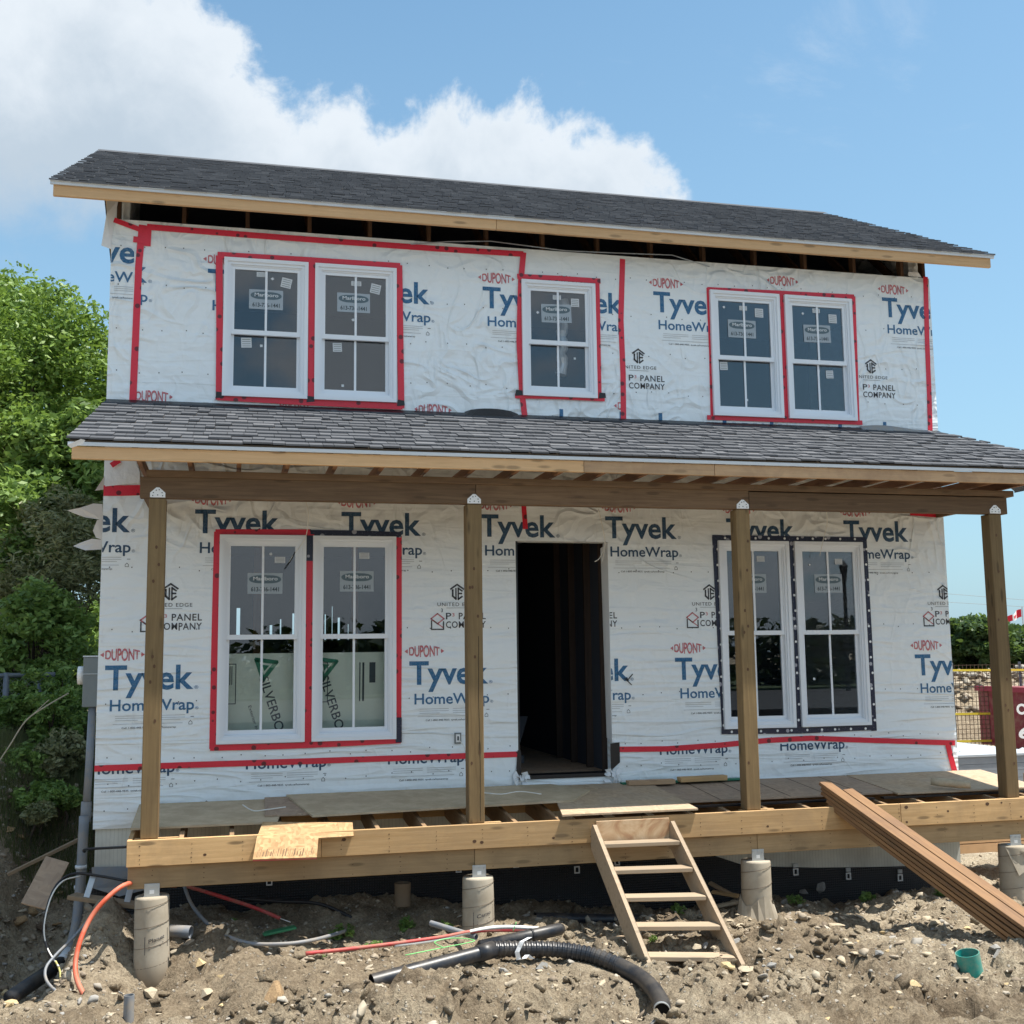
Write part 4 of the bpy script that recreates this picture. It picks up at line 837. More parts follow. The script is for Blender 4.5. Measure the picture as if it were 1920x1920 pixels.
# piers
for i, (x, zb) in enumerate(((.60, -.45), (3.31, -.45), (5.93, -.45), (8.66, -.45))):
    pi_ = empty('pier', (x, -1.20, -1.15), parent=house); pi_['label'] = ('leftmost cardboard tube pier with stamped box, dirt heaped round it', 'second cardboard tube pier from the left', 'third cardboard tube pier with torn skirt at its foot', 'rightmost cardboard tube pier with torn flap')[i]
    rr = random.Random(20+i); b = MB(); n = 28; lean = (.015, 0, -.01, .0)[i]
    lev = [(-1.55, .142), (-.95, .141), (-.8, .138), (-.6, .137), (-.47, .135), (-.455, .131), (-.452, .10), (-.452, .001)]
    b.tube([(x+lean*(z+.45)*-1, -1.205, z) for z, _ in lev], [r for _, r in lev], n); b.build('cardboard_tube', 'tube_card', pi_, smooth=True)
    b = MB(); turns = 4; pts_ = []
    for k in range(turns*24):
        th = k/24*2*math.pi; z = -1.1+.62*k/(turns*24); pts_.append(Vector((x-lean*(z+.45)+.1405*math.cos(th), -1.205+.1405*math.sin(th), z)))
    b.tube(pts_, .0017, 4, False); b.build('spiral_seam', 'stone_dark', pi_)
    MB().box(x-.06, x+.06, -1.262, -1.257, -.45, -.35).build('post_anchor', 'galv', pi_, bevel=.002); MB().box(x-.065, x+.065, -1.262, -1.17, -.452, -.447).build('post_anchor', 'galv', pi_)
    MB().box(x-.018, x+.018, -1.265, -1.2622, -.43, -.40).build('anchor_tag', 'white_plastic', pi_)
    for qx, qz in ((-.045, -.365), (.045, -.375), (0, -.37)): MB().box(x+qx-.007, x+qx+.007, -1.268, -1.2622, qz-.007, qz+.007).build('bolt', 'galv', pi_)
    if i < 2:
        word = 'Planet' if i == 0 else 'Camo'; c0 = R(-68 if i == 0 else -78); zc = -.80 if i == 0 else -.78
        mb = MB()
        for v, f in (T2(word, .0, .13, .0, .03, .01), stroke([(-.03, -.08), (.17, -.08), (.17, .055), (-.03, .055), (-.03, -.08)], .004), rectp(0, .12, -.03, -.026), rectp(0, .10, -.05, -.046)):
            mb.add([(x-lean*(zc+p[2]+.45)+.1415*math.cos(c0-.5+p[0]/.14), -1.205+.1415*math.sin(c0-.5+p[0]/.14), zc+p[2]+p[0]*.25) for p in v], f)
        mb.build('printed_lettering', 'ink_black', pi_)
    if i == 2:
        b = MB(); ring1 = []; n = 16
        for k in range(n): th = 2*math.pi*k/n; ring1.append((th, .15+.0*k, -.80+.05*math.sin(3*th), .19+.03*math.sin(2*th+1), -1.0))
        v = []; 
        for th, r0, za, r1, zb_ in ring1: v += [(x+r0*math.cos(th), -1.205+r0*math.sin(th), za), (x+r1*math.cos(th), -1.205+r1*math.sin(th), zb_)]
        b.add(v, [(2*k, 2*((k+1) % n), 2*((k+1) % n)+1, 2*k+1) for k in range(n)]); b.build('torn_skirt', 'tube_card', pi_)
    if i == 3:
        MB().add([(x-.13, -1.28, -.47), (x+.02, -1.36, -.50), (x+.10, -1.37, -.62), (x-.06, -1.36, -.72)], [(0, 1, 2, 3)]).build('torn_flap', 'tube_card', pi_)
# ================================================================ LOOSE THINGS ON THE DECK
DK = lambda y: .022+(y+1.25)*.085            # deck surface height (falls towards the front)
def dkp(px, py, lift=0.):                    # photo point on the deck surface
    z = .03
    for _ in range(6): p = atZ(px, py, z); z = DK(p.y)+lift
    return p
def sheet(name, pix, th, m, label, cat, lift=0., group=None, seams=None, inset=0):
    P = [dkp(a, b, lift) for a, b in pix]; P = [Vector((p.x, min(p.y, -.03), p.z if p.y < -.03 else DK(-.03)+lift)) for p in P]; n = len(P)
    mb = MB(); mb.add(P+[p+Vector((0, 0, th)) for p in P], [tuple(range(n)), tuple(range(n, 2*n))]+[(i, (i+1) % n, (i+1) % n+n, i+n) for i in range(n)])
    o = mb.build(name, m); tag(o, label, cat, group); return o
def sheetw(name, pts, th, m, label, cat, lift=0., group=None):   # world x,y corners on the deck
    n = len(pts); P = [Vector((a, b, DK(b)+lift)) for a, b in pts]; mb = MB()
    mb.add(P+[p+Vector((0, 0, th)) for p in P], [tuple(range(n)), tuple(range(n, 2*n))]+[(i, (i+1) % n, (i+1) % n+n, i+n) for i in range(n)])
    return tag(mb.build(name, m), label, cat, group)
sheetw('plywood_sheet', [(.40, -1.00), (1.60, -1.00), (1.72, -.03), (.40, -.03)], .016, 'old_plywood', 'weathered grey plywood sheet at the left end of the deck, behind the first post', 'plywood')
sheetw('plywood_offcut', [(1.50, -.80), (1.98, -.82), (1.97, -.03), (1.52, -.03)], .014, 'osb_brown', 'small brown board offcut lying between the two grey plywood sheets', 'board', lift=.018)
sheetw('plywood_sheet', [(1.90, -.98), (4.30, -.82), (4.60, -.40), (4.3, -.03), (1.72, -.03)], .016, 'old_plywood', 'long grey plywood sheet behind the second post, reaching towards the door', 'plywood', lift=.034)
sheetw('strand_board', [(4.05, -1.32), (5.33, -1.32), (5.33, -.04), (4.30, -.04)], .016, 'osb', 'square strand board landing at the top of the steps, sunlit along its front edge', 'strand board', lift=.018)
sheetw('strand_board', [(5.35, -.93), (7.55, -.93), (7.55, -.03), (5.35, -.03)], .016, 'osb_brown', 'brown strand board with long cut lines behind the third post', 'strand board')
sheetw('strand_board', [(7.57, -.99), (9.20, -.99), (9.20, -.02), (7.57, -.02)], .016, 'osb', 'pale sandy strand board at the right end of the deck', 'strand board')
for k, x in enumerate((5.75, 6.15, 6.55, 6.95, 7.35, 4.72, 5.05)):
    d = -.9 if x > 5.3 else -1.2
for a, b_ in ((5.36, 7.3), (7.4, 9.0)):
    o = MB().box(a, b_, -1.02, -.95, DK(-1.0)-.03, DK(-1.0)-.012).build('membrane_strip', 'black_membrane'); tag(o, 'black membrane strip under the front edge of the %s strand board' % ('brown' if a < 6 else 'pale sandy'), 'membrane')
# saw-cut seams on the right hand boards
mb = MB()
for x in (5.72, 6.08, 6.45, 6.85, 7.22): mb.box(x, x+.010, -.92, -.04, 0, .001)
P = [(p[0], p[1], DK(p[1])+.0165+(p[2])) for p in mb.v]; m2 = MB(); m2.add(P, mb.f); seam = m2.build('seam_line', 'stone_dark', parent=None)
sb = [o for o in bpy.data.objects if o.name.startswith('strand_board')]; src = sb[1]
seam.parent = src; seam.matrix_basis = WL[src.name].inverted() @ WL[seam.name]
# green trim board and wood blocks against the wall, right of the door
p0, p1 = dkp(1158, 1470), dkp(1395, 1470)
o = plank('trim_board', (5.02, -.10, DK(-.05)+.035), (6.5, -.07, DK(-.05)+.03), .09, .02, 'green_paint'); tag(o, 'dark green trim board lying against the wall right of the doorway', 'board')
o = plank('wood_block', (5.06, -.17, DK(-.15)+.055), (5.55, -.19, DK(-.15)+.055), .10, .045, 'spruce_dirty'); tag(o, 'short pale wood block right of the doorway, left of the two', 'wood block')
o = plank('wood_block', (5.62, -.15, DK(-.15)+.065), (6.14, -.12, DK(-.15)+.065), .10, .05, 'treated'); tag(o, 'short brown wood block in front of the green trim board', 'wood block')
# L shaped strand board hanging over the rim
lb_ = empty('strand_board_offcut', (1.5, -1.2, .0), 'fresh orange L shaped strand board offcut drooping over the deck rim', 'strand board')
Pc = [atY(487, 1540, -.95), atY(662, 1543, -.95), atY(663, 1567, -1.34), atY(597, 1571, -1.36), atY(594, 1607, -1.52), atY(474, 1611, -1.52)]
Pc[0] = dkp(493, 1541, .02); Pc[1] = dkp(661, 1542, .02)
Nn = Vector((0, .1, .018)); mb = MB(); nrm = Vector((0, -.45, .9)).normalized()*.012
vv = [Pc[0], Pc[1], Pc[2], Pc[3], Pc[4], Pc[5]]; lid = atY(481, 1572, -1.345); vv.append(lid)
mb.add([p for p in vv]+[p-nrm for p in vv], [(0, 1, 2, 3, 6), (6, 3, 4, 5), (13, 10, 9, 8, 7), (12, 11, 10, 13), (0, 7, 8, 1), (1, 8, 9, 2), (2, 9, 10, 3), (3, 10, 11, 4), (4, 11, 12, 5), (5, 12, 13, 6), (6, 13, 7, 0)])
mb.build('board', 'osb_fresh', lb_)
u = (Pc[4]-Pc[5]); vq = (lid-Pc[5]); mb = MB(); rr = random.Random(2); nn_ = u.cross(vq).normalized()
if nn_.y > 0: nn_ = -nn_
k = .05
while k < .93:
    w_ = rr.choice((.006, .012, .006, .02)); h0 = rr.uniform(.08, .12); h1 = h0+rr.choice((.35, .35, .22)); q = [Pc[5]+u*k+vq*h0+nn_*.002, Pc[5]+u*(k+w_)+vq*h0+nn_*.002, Pc[5]+u*(k+w_+.01)+vq*h1+nn_*.002, Pc[5]+u*(k+.01)+vq*h1+nn_*.002]; mb.add(q, [(0, 1, 2, 3)]); k += w_+rr.choice((.015, .03, .02))
mb.build('edge_stamp', 'treated_dark', lb_)
mb = MB(); a, b_ = Pc[5]-nrm*1.02, Pc[4]-nrm*1.02; mb.beam(a, b_, .003, .012); mb.build('painted_edge', 'red_strip', lb_)
# site-built steps
stp = empty('wooden_steps', (4.8, -1.8, -1.0), 'pale site built wooden steps leaning on the deck rim, with open treads', 'steps')
PL0, PL1 = Vector((4.36, -1.40, -.10)), Vector((4.36, -2.36, -1.02)); dxs = .0
RY = .11
def stringer(x, y_top, z_top, y_bot, z_bot, wdt=.20):
    d = Vector((0, y_bot-y_top, z_bot-z_top)).normalized(); n = Vector((0, -d.z, d.y)); n = n if n.y > 0 else -n
    A_ = Vector((x, y_top, z_top)); B_ = Vector((x, y_bot, z_bot))
    mb = MB(); P = [A_, B_, B_+n*wdt*.35+Vector((0, .06, .0)), B_+n*wdt+d*-.12, A_+n*wdt+d*.10, A_+n*wdt*.55-d*.01]
    P = [(p.y, p.z) for p in P]; k = len(P); sk = lambda a: SK*(a-YT)/(YB-YT); v = [(x-.019+sk(a), a, b) for a, b in P]+[(x+.019+sk(a), a, b) for a, b in P]
    mb.add(v, [tuple(range(k)), tuple(range(2*k-1, k-1, -1))]+[(i, (i+1) % k, (i+1) % k+k, i+k) for i in range(k)]); return mb.build('stringer', 'step_wood', stp, bevel=.003)
xl_, xr_ = 4.34, 5.07; SK = .075
YT, ZT_, YB, ZB = -1.345, -.045, -2.46, -.965
stringer(xl_, YT, ZT_, YB, ZB); stringer(xr_, YT, ZT_, YB-RY, ZB-.03)
plank('riser_board', (xl_+.021, -1.312, -.115), (xr_-.021, -1.312, -.115), .19, .016, 'riser_ply', stp, upv=(0, 1, 0))
for k in range(5):
    z = -.205-.183*k; y = YT+(z-ZT_)/(ZB-ZT_)*(YB-YT)
    sx = SK*(y-YT)/(YB-YT); plank('tread', (xl_+.0195+sx, y+.10, z), (xr_-.0195+sx, y+.10-RY*(y-YT)/(YB-YT), z-.03*(y-YT)/(YB-YT)), .16, .036, 'step_wood', stp, bevel=.004)
# stack of stained planks leaning on the deck
pa = atY(1537, 1466, -1.16); pb = atY(1919, 1737, -2.95); dpl = (pb-pa).normalized(); lat = Vector((-dpl.y, dpl.x, 0)).normalized(); nup = lat.cross(dpl).normalized(); nup = nup if nup.z > 0 else -nup
for col_ in range(2):
    for lay in range(5 if col_ == 0 else 4):
        spl = .010*lay*(1 if col_ == 0 else .8); off = lat*(.075+.166*col_+random.uniform(-.006, .006))-nup*(.017+.0345*lay)+dpl*(random.uniform(-.02, .05)+(.12 if col_ else 0)+.03*lay)
        A_ = pa+off; B_ = pb+off-nup*spl*1.2
        nm = ('left', 'right')[col_]; lb = ('topmost', 'second', 'third', 'fourth', 'lowest')[lay] if col_ == 0 else ('topmost', 'second', 'third', 'lowest')[lay]
        o = plank('stained_plank', A_, B_+dpl*.3, .146, .032, 'stain_plank', None, upv=nup); tag(o, '%s brown stained plank of the %s hand column, leaning from deck to ground' % (lb, nm), 'plank', 'stained planks leaning on the deck')
# things at the wall
ob = empty('outlet_box', (X(858, 1385), -.02, 1.0-.1), 'small white outlet box with a dangling cable, right of the left windows', 'outlet box'); p = atY(858, 1384)
MB().ring(p.x-.032, p.x+.032, p.z-.052, p.z+.052, .010, -.02, .0).build('box', 'box_grey', ob); MB().box(p.x-.02, p.x+.02, -.024, -.004, p.z-.038, p.z+.038).build('socket', 'white_plastic', ob); MB().box(p.x-.008, p.x+.008, -.028, -.0245, p.z-.02, p.z+.02).build('slot', 'sticker_ink', ob)
def cable(name, pts, r, m, label, cat='cable', n=7, sm=5, group=None, build=True):
    P = [Vector(p) for p in pts]; out = []
    for i in range(len(P)-1):
        p0 = P[max(i-1, 0)]; p1 = P[i]; p2 = P[i+1]; p3 = P[min(i+2, len(P)-1)]
        for k in range(sm):
            t_ = k/sm; out.append(.5*((2*p1)+(-p0+p2)*t_+(2*p0-5*p1+4*p2-p3)*t_*t_+(-p0+3*p1-3*p2+p3)*t_**3))
    out.append(P[-1])
    if not build: return out
    mb = MB(); mb.tube(out, r, n); o = mb.build(name, m, smooth=True); return tag(o, label, cat, group)
V_ = lambda px, py, y: tuple(atY(px, py, y))
cable('cable', [V_(861, 1388, -.03), V_(870, 1400, -.05), V_(876, 1424, -.04), V_(876, 1440, -.03)], .004, 'white_cable', 'white cable hanging from the outlet box')
cable('cable', [V_(572, 935, -.3), V_(578, 965, -.28), V_(575, 1000, -.15), V_(566, 1020, -.1), V_(549, 1042, -.12), V_(540, 1058, -.13)], .0035, 'white_cable', 'thin pale cable hanging before the leftmost ground floor window')
cable('cable', [V_(553, 1035, -.12), V_(546, 1050, -.13), V_(536, 1062, -.14)], .005, 'black_cable', 'black cable end hanging before the leftmost ground floor window')
cable('cable', [V_(1122, 955, -.1), V_(1130, 990, -.06), V_(1134, 1018, -.03), V_(1125, 1045, -.05), V_(1115, 1053, -.05)], .0045, 'white_cable', 'white cable hooking left over the top right corner of the doorway')
cable('cable', [V_(1135, 1015, -.03), V_(1132, 1040, -.04), V_(1128, 1055, -.04)], .0045, 'white_cable', 'white cable end hanging straight down in the top right corner of the doorway')
cable('cable', [V_(1548, 950, -.3), V_(1551, 980, -.2), V_(1544, 1010, -.1), V_(1537, 1042, -.1)], .0035, 'white_cable', 'thin cable hanging before the rightmost ground floor window')
cable('cable', [dkp(455, 1509, .02), dkp(475, 1520, .02), dkp(500, 1518, .03), dkp(536, 1513, .05)], .005, 'white_cable', 'white cable lying on the grey plywood left of the second post')
cable('cable', [dkp(905, 1486, .06), dkp(940, 1489, .06), dkp(975, 1484, .06), dkp(1015, 1489, .06)], .005, 'white_cable', 'white cable lying on the plywood right of the second post')
mb = MB(); p = atY(1178, 1275)
for a in ((-.02, .03), (.045, .06)): mb.tube([(p.x+a[0], -.012, p.z+a[1]), (p.x-.01, -.012, p.z-.0)], .005, 5)
mb.tube([(p.x-.045, -.014, p.z+.02), (p.x+.03, -.014, p.z-.05)], .005, 5); tag(mb.build('staple_wire', 'black_cable'), 'small dark wire scrap stuck on the wrap right of the doorway', 'wire')
# rolled wrap at right end of the deck
a, b_ = dkp(1745, 1465, .06), dkp(1820, 1472, .06); mb = MB(); mb.tube([a, a.lerp(b_, .3), a.lerp(b_, .7), b_], [.035, .042, .04, .036], 12); tag(mb.build('wrap_roll', 'stone_tan', smooth=True), 'dirty rolled up scrap of wrap on the right end of the deck', 'roll')
# meter box and riser at the left corner
mt = empty('meter_box', (-.09, .35, 1.0), 'grey electrical meter box on the left side of the house', 'meter box'); q0 = atY(160, 1232, .3); q1 = atY(160, 1325, .3)
bx0, bz0, bz1 = q0.x+.0, q1.z, q0.z
MB().box(bx0, -.001, .16, .46, bz0, bz1).build('box', 'box_grey', mt, bevel=.006); MB().box(bx0-.004, .0, .15, .158, bz1-.16, bz1-.155).build('lid_edge', 'drip', mt); b = MB(); b.tube([(bx0-.06, .31, (bz0+bz1)/2+.06), (bx0-.001, .31, (bz0+bz1)/2+.06)], .085, 20); b.build('meter_glass', 'white_plastic', mt, smooth=True)
MB().box(bx0-.005, -.0015, .155, .47, bz1+.0005, bz1+.012).build('lid', 'drip', mt)
rp = empty('riser_conduit', (-.09, .2, -1.2), 'grey plastic riser pipe running from the meter box down to the ground', 'pipe')
top_ = [(-.06, .22, bz0), (-.07, .2, .5), (-.08, .18, .12)]; MB().tube(top_, .035, 16).build('upper_pipe', 'grey_pipe', rp, smooth=True)
MB().tube([(-.08, .18, .16), (-.085, .18, -.02)], .047, 16).build('coupling', 'grey_pipe', rp, smooth=True)
low_ = [V_(158, 1530, .15), V_(152, 1640, .1), V_(147, 1700, .0), V_(141, 1745, -.15), V_(128, 1790, -.35)]; MB().tube(cable('', low_, 0, '', '', build=False), .045, 16).build('lower_pipe', 'grey_pipe', rp, smooth=True)
for py in (1622, 1660):
    a = V_(152 if py < 1640 else 150, py, .1); MB().tube([a, (a[0], a[1], a[2]-.03)], .052, 16).build('collar', 'drip', rp, smooth=True)
a, b_ = Vector(V_(131, 1785, -.33)), Vector(V_(108, 1815, -.48)); MB().tube([a, b_], .056, 16).build('elbow_collar', 'drip', rp, smooth=True)
e0 = Vector(V_(116, 1806, -.43)); e1 = Vector(V_(18, 1872, -.95)); mb = MB(); mb.tube([e0, e0.lerp(e1, .5), e1], .062, 18); tag(mb.build('black_pipe', 'black_pipe', smooth=True), 'black plastic pipe sloping into the trench at the far left', 'pipe')
# bracket board with two metal struts
bb = empty('bracket_board', (.2, -.5, -.8), 'weathered board with two grey metal struts beside the leftmost pier', 'board')
plank('board', V_(134, 1680, -.5), V_(262, 1698, -.75), .14, .035, 'scrap_wood', bb); plank('strut', V_(175, 1642, -.55), V_(162, 1683, -.62), .05, .01, 'galv', bb, upv=(0, 1, .2)); plank('strut', V_(248, 1655, -.65), V_(238, 1692, -.72), .05, .01, 'galv', bb, upv=(0, 1, .2))
cable('cable', [V_(238, 1588, -.9), V_(200, 1590, -.5), V_(160, 1593, -.1), V_(159, 1598, -.05)], .012, 'black_cable', 'short thick black cable sticking out left of the deck rim')
# coloured conduits and cables at the left
cable('orange_conduit', [V_(330, 1661, -.4), V_(285, 1655, -.7), V_(240, 1657, -1.3), V_(205, 1680, -1.45), V_(172, 1718, -1.5), V_(150, 1765, -1.6), V_(141, 1810, -1.7), V_(147, 1845, -1.85), V_(168, 1882, -2.0)], .019, 'orange_conduit', 'orange flexible conduit arching out from under the left end of the deck', 'conduit', 12)
cable('black_cable', [V_(238, 1652, -.7), V_(190, 1643, -.6), V_(140, 1638, -.6), V_(110, 1655, -.7), V_(92, 1690, -.8), V_(82, 1740, -.9), V_(88, 1775, -1.0), V_(103, 1815, -1.0)], .012, 'black_cable', 'black cable looping left of the riser pipe')
cable('white_cable', [V_(150, 1643, -.6), V_(118, 1652, -.75), V_(96, 1682, -.85), V_(83, 1735, -.95), V_(88, 1775, -1.0), V_(103, 1802, -1.1), V_(110, 1812, -1.15)], .006, 'white_cable', 'thin white cable running along the black cable loop')
cable('yellow_cable', [V_(104, 1802, -1.12), V_(112, 1820, -1.15), V_(114, 1840, -1.2), V_(122, 1862, -1.3)], .008, 'yellow_cable', 'short yellow cable end below the black cable loop')
cable('grey_cable', [V_(190, 1695, -.9), V_(140, 1755, -1.0), V_(105, 1790, -1.1), V_(86, 1815, -1.2), V_(88, 1840, -1.3), V_(110, 1862, -1.5), V_(145, 1885, -1.8)], .012, 'grey_pipe', 'dark grey cable curling over the black pipe at the far left')
cable('grey_conduit', [V_(345, 1660, -.5), V_(362, 1700, -.65), V_(400, 1740, -.95), V_(460, 1767, -1.35), V_(530, 1770, -1.5), V_(590, 1762, -1.4), V_(650, 1745, -.9)], .016, 'grey_pipe', 'grey flexible conduit curving on the ground right of the leftmost pier', 'conduit', 10)
cable('red_conduit', [V_(345, 1660, -.4), V_(420, 1683, -.5), V_(480, 1703, -.6), V_(525, 1722, -.7)], .017, 'red_strip', 'red conduit sloping down in the shade under the deck', 'conduit', 10)
cable('thin_wire', [V_(525, 1722, -.7), V_(545, 1729, -.75)], .004, 'white_cable', 'short bare wire at the end of the red conduit', 'wire')
cable('black_hose', [V_(455, 1685, -.45), V_(520, 1690, -.4), V_(600, 1695, -.4), V_(668, 1725, -.5)], .016, 'black_cable', 'black hose lying in the shade under the deck', 'hose', 8)
def gpipe(name, a, b_, r, m, label, cat='pipe', extra=None, n=20):
    a, b_ = Vector(a), Vector(b_); th = max(.004, r*.07); e = empty(name, a, label, cat)
    d = (b_-a).normalized(); mb = MB(); mb.tube([a, b_], r, n, False); mb.tube([b_, a], r-th, n, False)
    k = len(mb.v)//2
    mb.f += [(i, (i+1) % n, k+n+(i+1) % n, k+n+i) for i in range(0)]
    mb.build('pipe_wall', m, e, smooth=True)
    for c, s in ((a, 1), (b_, -1)):
        u = d.orthogonal().normalized(); w_ = d.cross(u); vv = []
        for i in range(n): t_ = 2*math.pi*i/n; vv += [c+(u*math.cos(t_)+w_*math.sin(t_))*r, c+(u*math.cos(t_)+w_*math.sin(t_))*(r-th)]
        b2 = MB(); b2.add(vv, [(2*i, 2*((i+1) % n), 2*((i+1) % n)+1, 2*i+1) for i in range(n)]); b2.build('pipe_rim', m, e)
    u = d.orthogonal().normalized(); w_ = d.cross(u); c = a.lerp(b_, .6); b2 = MB(); b2.add([c+(u*math.cos(2*math.pi*i/n)+w_*math.sin(2*math.pi*i/n))*(r-th*1.2) for i in range(n)], [tuple(range(n))]); b2.build('bore_shade', 'void_black', e)  # black disc painting the shade inside the open pipe
    return e
gpipe('grey_pipe', V_(358, 1748, -1.05), V_(300, 1744, -.95), .052, 'grey_pipe', 'short open grey pipe lying right of the leftmost pier')
def onG(px, py, lift=0.):
    z = -.95
    for _ in range(12): p = atZ(px, py, z); z = .5*z+.5*(Hf(p.x, p.y)+lift)
    return p
# big black drain: smooth length, corrugated hose, elbow
dr = empty('drain_pipe', (3.2, -2.4, -.9), 'long black drain pipe, smooth then ribbed, bending towards the camera to a silver taped mouth', 'pipe')
s0 = atY(697, 1842, -2.40); s1 = atY(900, 1788, -2.15); s2 = atY(925, 1780, -2.12)
RB = .060
e = dr
def hollow(a, b_, r, name, m):
    n = 24; d = (Vector(b_)-Vector(a)).normalized(); mb = MB(); mb.tube([a, b_], r, n, False); mb.build(name, m, e, smooth=True); mb = MB(); mb.tube([b_, a], r-.005, n, False); mb.build('pipe_lining', 'void_black', e, smooth=True)
    u = d.orthogonal().normalized(); w_ = d.cross(u); vv = []
    for i in range(n): t_ = 2*math.pi*i/n; q = u*math.cos(t_)+w_*math.sin(t_); vv += [Vector(a)+q*r, Vector(a)+q*(r-.005)]
    b2 = MB(); b2.add(vv, [(2*i, 2*((i+1) % n), 2*((i+1) % n)+1, 2*i+1) for i in range(n)]); b2.build('pipe_rim', m, e)
    c = Vector(a)+d*min(.3, (Vector(b_)-Vector(a)).length*.8); b2 = MB(); b2.add([c+(u*math.cos(2*math.pi*i/n)+w_*math.sin(2*math.pi*i/n))*(r-.006) for i in range(n)], [tuple(range(n))]); b2.build('bore_shade', 'void_black', e)  # near-black disc as painted shade deep in the bore
hollow(s0, s1, RB, 'smooth_pipe', 'black_pipe')
MB().tube([s1-(s1-s0).normalized()*.02, s2], RB+.006, 24).build('joint_sleeve', 'black_pipe', e, smooth=True)
cr = cable('', [s2, atY(985, 1779, -2.12), atY(1050, 1781, -2.15), atY(1110, 1791, -2.25), atY(1165, 1812, -2.42)], 0, '', '', sm=26, build=False)
mb = MB(); mb.tube(cr, [RB*(1.06 if (i//2) % 2 else .93) for i in range(len(cr))], 20); mb.build('corrugated_hose', 'black_pipe', e)
el_ = cable('', [atY(1160, 1810, -2.40), atY(1195, 1829, -2.58), atY(1222, 1852, -2.80), atY(1240, 1880, -3.02), atY(1241, 1893, -3.12)], 0, '', '', build=False)
mb = MB(); mb.tube(el_, RB+.003, 22, False); mb.build('elbow_pipe', 'black_pipe', e, smooth=True)
m0 = el_[-1]; dd = (el_[-1]-el_[-3]).normalized(); dd = Vector((dd.x-.1, dd.y-.6, dd.z*.5)).normalized(); m1 = m0+dd*.035; hollow(m1, m0-dd*.02, RB+.001, 'taped_mouth', 'galv')
mb = MB()
for a, b_ in (((975, 1757), (970, 1790)), ((970, 1790), (985, 1800)), ((990, 1757), (986, 1770))): pass
tp_ = [atY(993, 1757, -2.19), atY(978, 1765, -2.2), atY(969, 1785, -2.2), atY(972, 1800, -2.19), atY(982, 1797, -2.21), atY(988, 1790, -2.2), atY(998, 1798, -2.2)]
mb = MB()
for a, b_ in zip(tp_[:-1], tp_[1:]): mb.add([a+Vector((-.016, 0, 0)), a+Vector((.02, -.006, .0)), b_+Vector((.02, -.006, 0)), b_+Vector((-.016, 0, 0))], [(0, 1, 2, 3)])
mb.build('tape_tail', 'crumple_white', e)
# second pipe behind with plugged end, and stubs
g0 = atY(900, 1775, -1.95); g1 = atY(1050, 1742, -1.75); b2 = empty('black_pipe', g1, 'black pipe with a rounded plugged end lying behind the ribbed hose', 'pipe')
MB().tube([g0, g0.lerp(g1, .8), g1, g1+(g1-g0).normalized()*.03], [.05, .05, .05, .035], 18).build('pipe_wall', 'black_pipe', b2, smooth=True); MB().tube([g0.lerp(g1, .62), g0.lerp(g1, .64)], .056, 18).build('band', 'black_cable', b2, smooth=True)
gpipe('black_pipe', atY(1003, 1722, -.85), atY(1228, 1726, -.75), .052, 'black_pipe', 'straight black pipe lying in the shade behind the steps')
gpipe('grey_pipe', atY(808, 1731, -1.35), atY(893, 1757, -1.75), .024, 'grey_pipe', 'short thin grey pipe lying left of the second pier')
for m_, dz, lab, pts in (('red_strip', 0, 'flat red conduit lying on the ground in front of the second pier', ((573, 1788), (650, 1780), (750, 1768), (830, 1757), (900, 1745), (1000, 1744))), ('white_cable', .02, 'white flat conduit arching over the red one', ((740, 1773), (820, 1762), (900, 1743), (950, 1738), (1010, 1741)))):
    cable('flat_conduit', [tuple(atY(a, b, -1.75+.0005*(a-800)*.2)) for a, b in pts], .016, m_, lab, 'conduit', 8)
cable('green_rope', [atY(760, 1791, -2.1), atY(830, 1777, -2.0), atY(890, 1764, -1.95), atY(850, 1759, -1.85), atY(815, 1766, -1.9), atY(830, 1776, -2.02)], .004, 'rope_green', 'thin light green rope looped on the black pipe', 'rope', 6)
cable('green_stick', [atY(962, 1746, -1.8), atY(968, 1729, -1.8)], .004, 'rope_green', 'short pale green stick by the plugged pipe end', 'stick', 6)
p = onG(250, 1890); gpipe('grey_pipe', (p.x, -2.75, Hf(p.x, -2.75)+.16), (p.x, -2.75, Hf(p.x, -2.75)-.1), .035, 'grey_pipe', 'small upright grey pipe stub at the lower left of the photo')
p = onG(1820, 1822); gpipe('teal_pipe', (p.x-.02, p.y, p.z+.14), (p.x+.02, p.y+.01, p.z-.06), .088, 'teal', 'teal plastic pipe stub standing in the dirt at the lower right')
p = atY(755, 1668, -.45); gpipe('concrete_stub', (p.x, p.y, p.z+.06), (p.x, p.y, p.z-.14), .075, 'tube_card', 'short pale round tube standing behind the deck beam, in the shade', 'tube')
p = onG(520, 1750, .05); o = plank('green_board', (p.x-.12, p.y, p.z), (p.x+.15, p.y+.05, p.z+.03), .09, .02, 'green_plastic'); tag(o, 'small dark green plastic piece in the dirt under the deck', 'plastic piece')
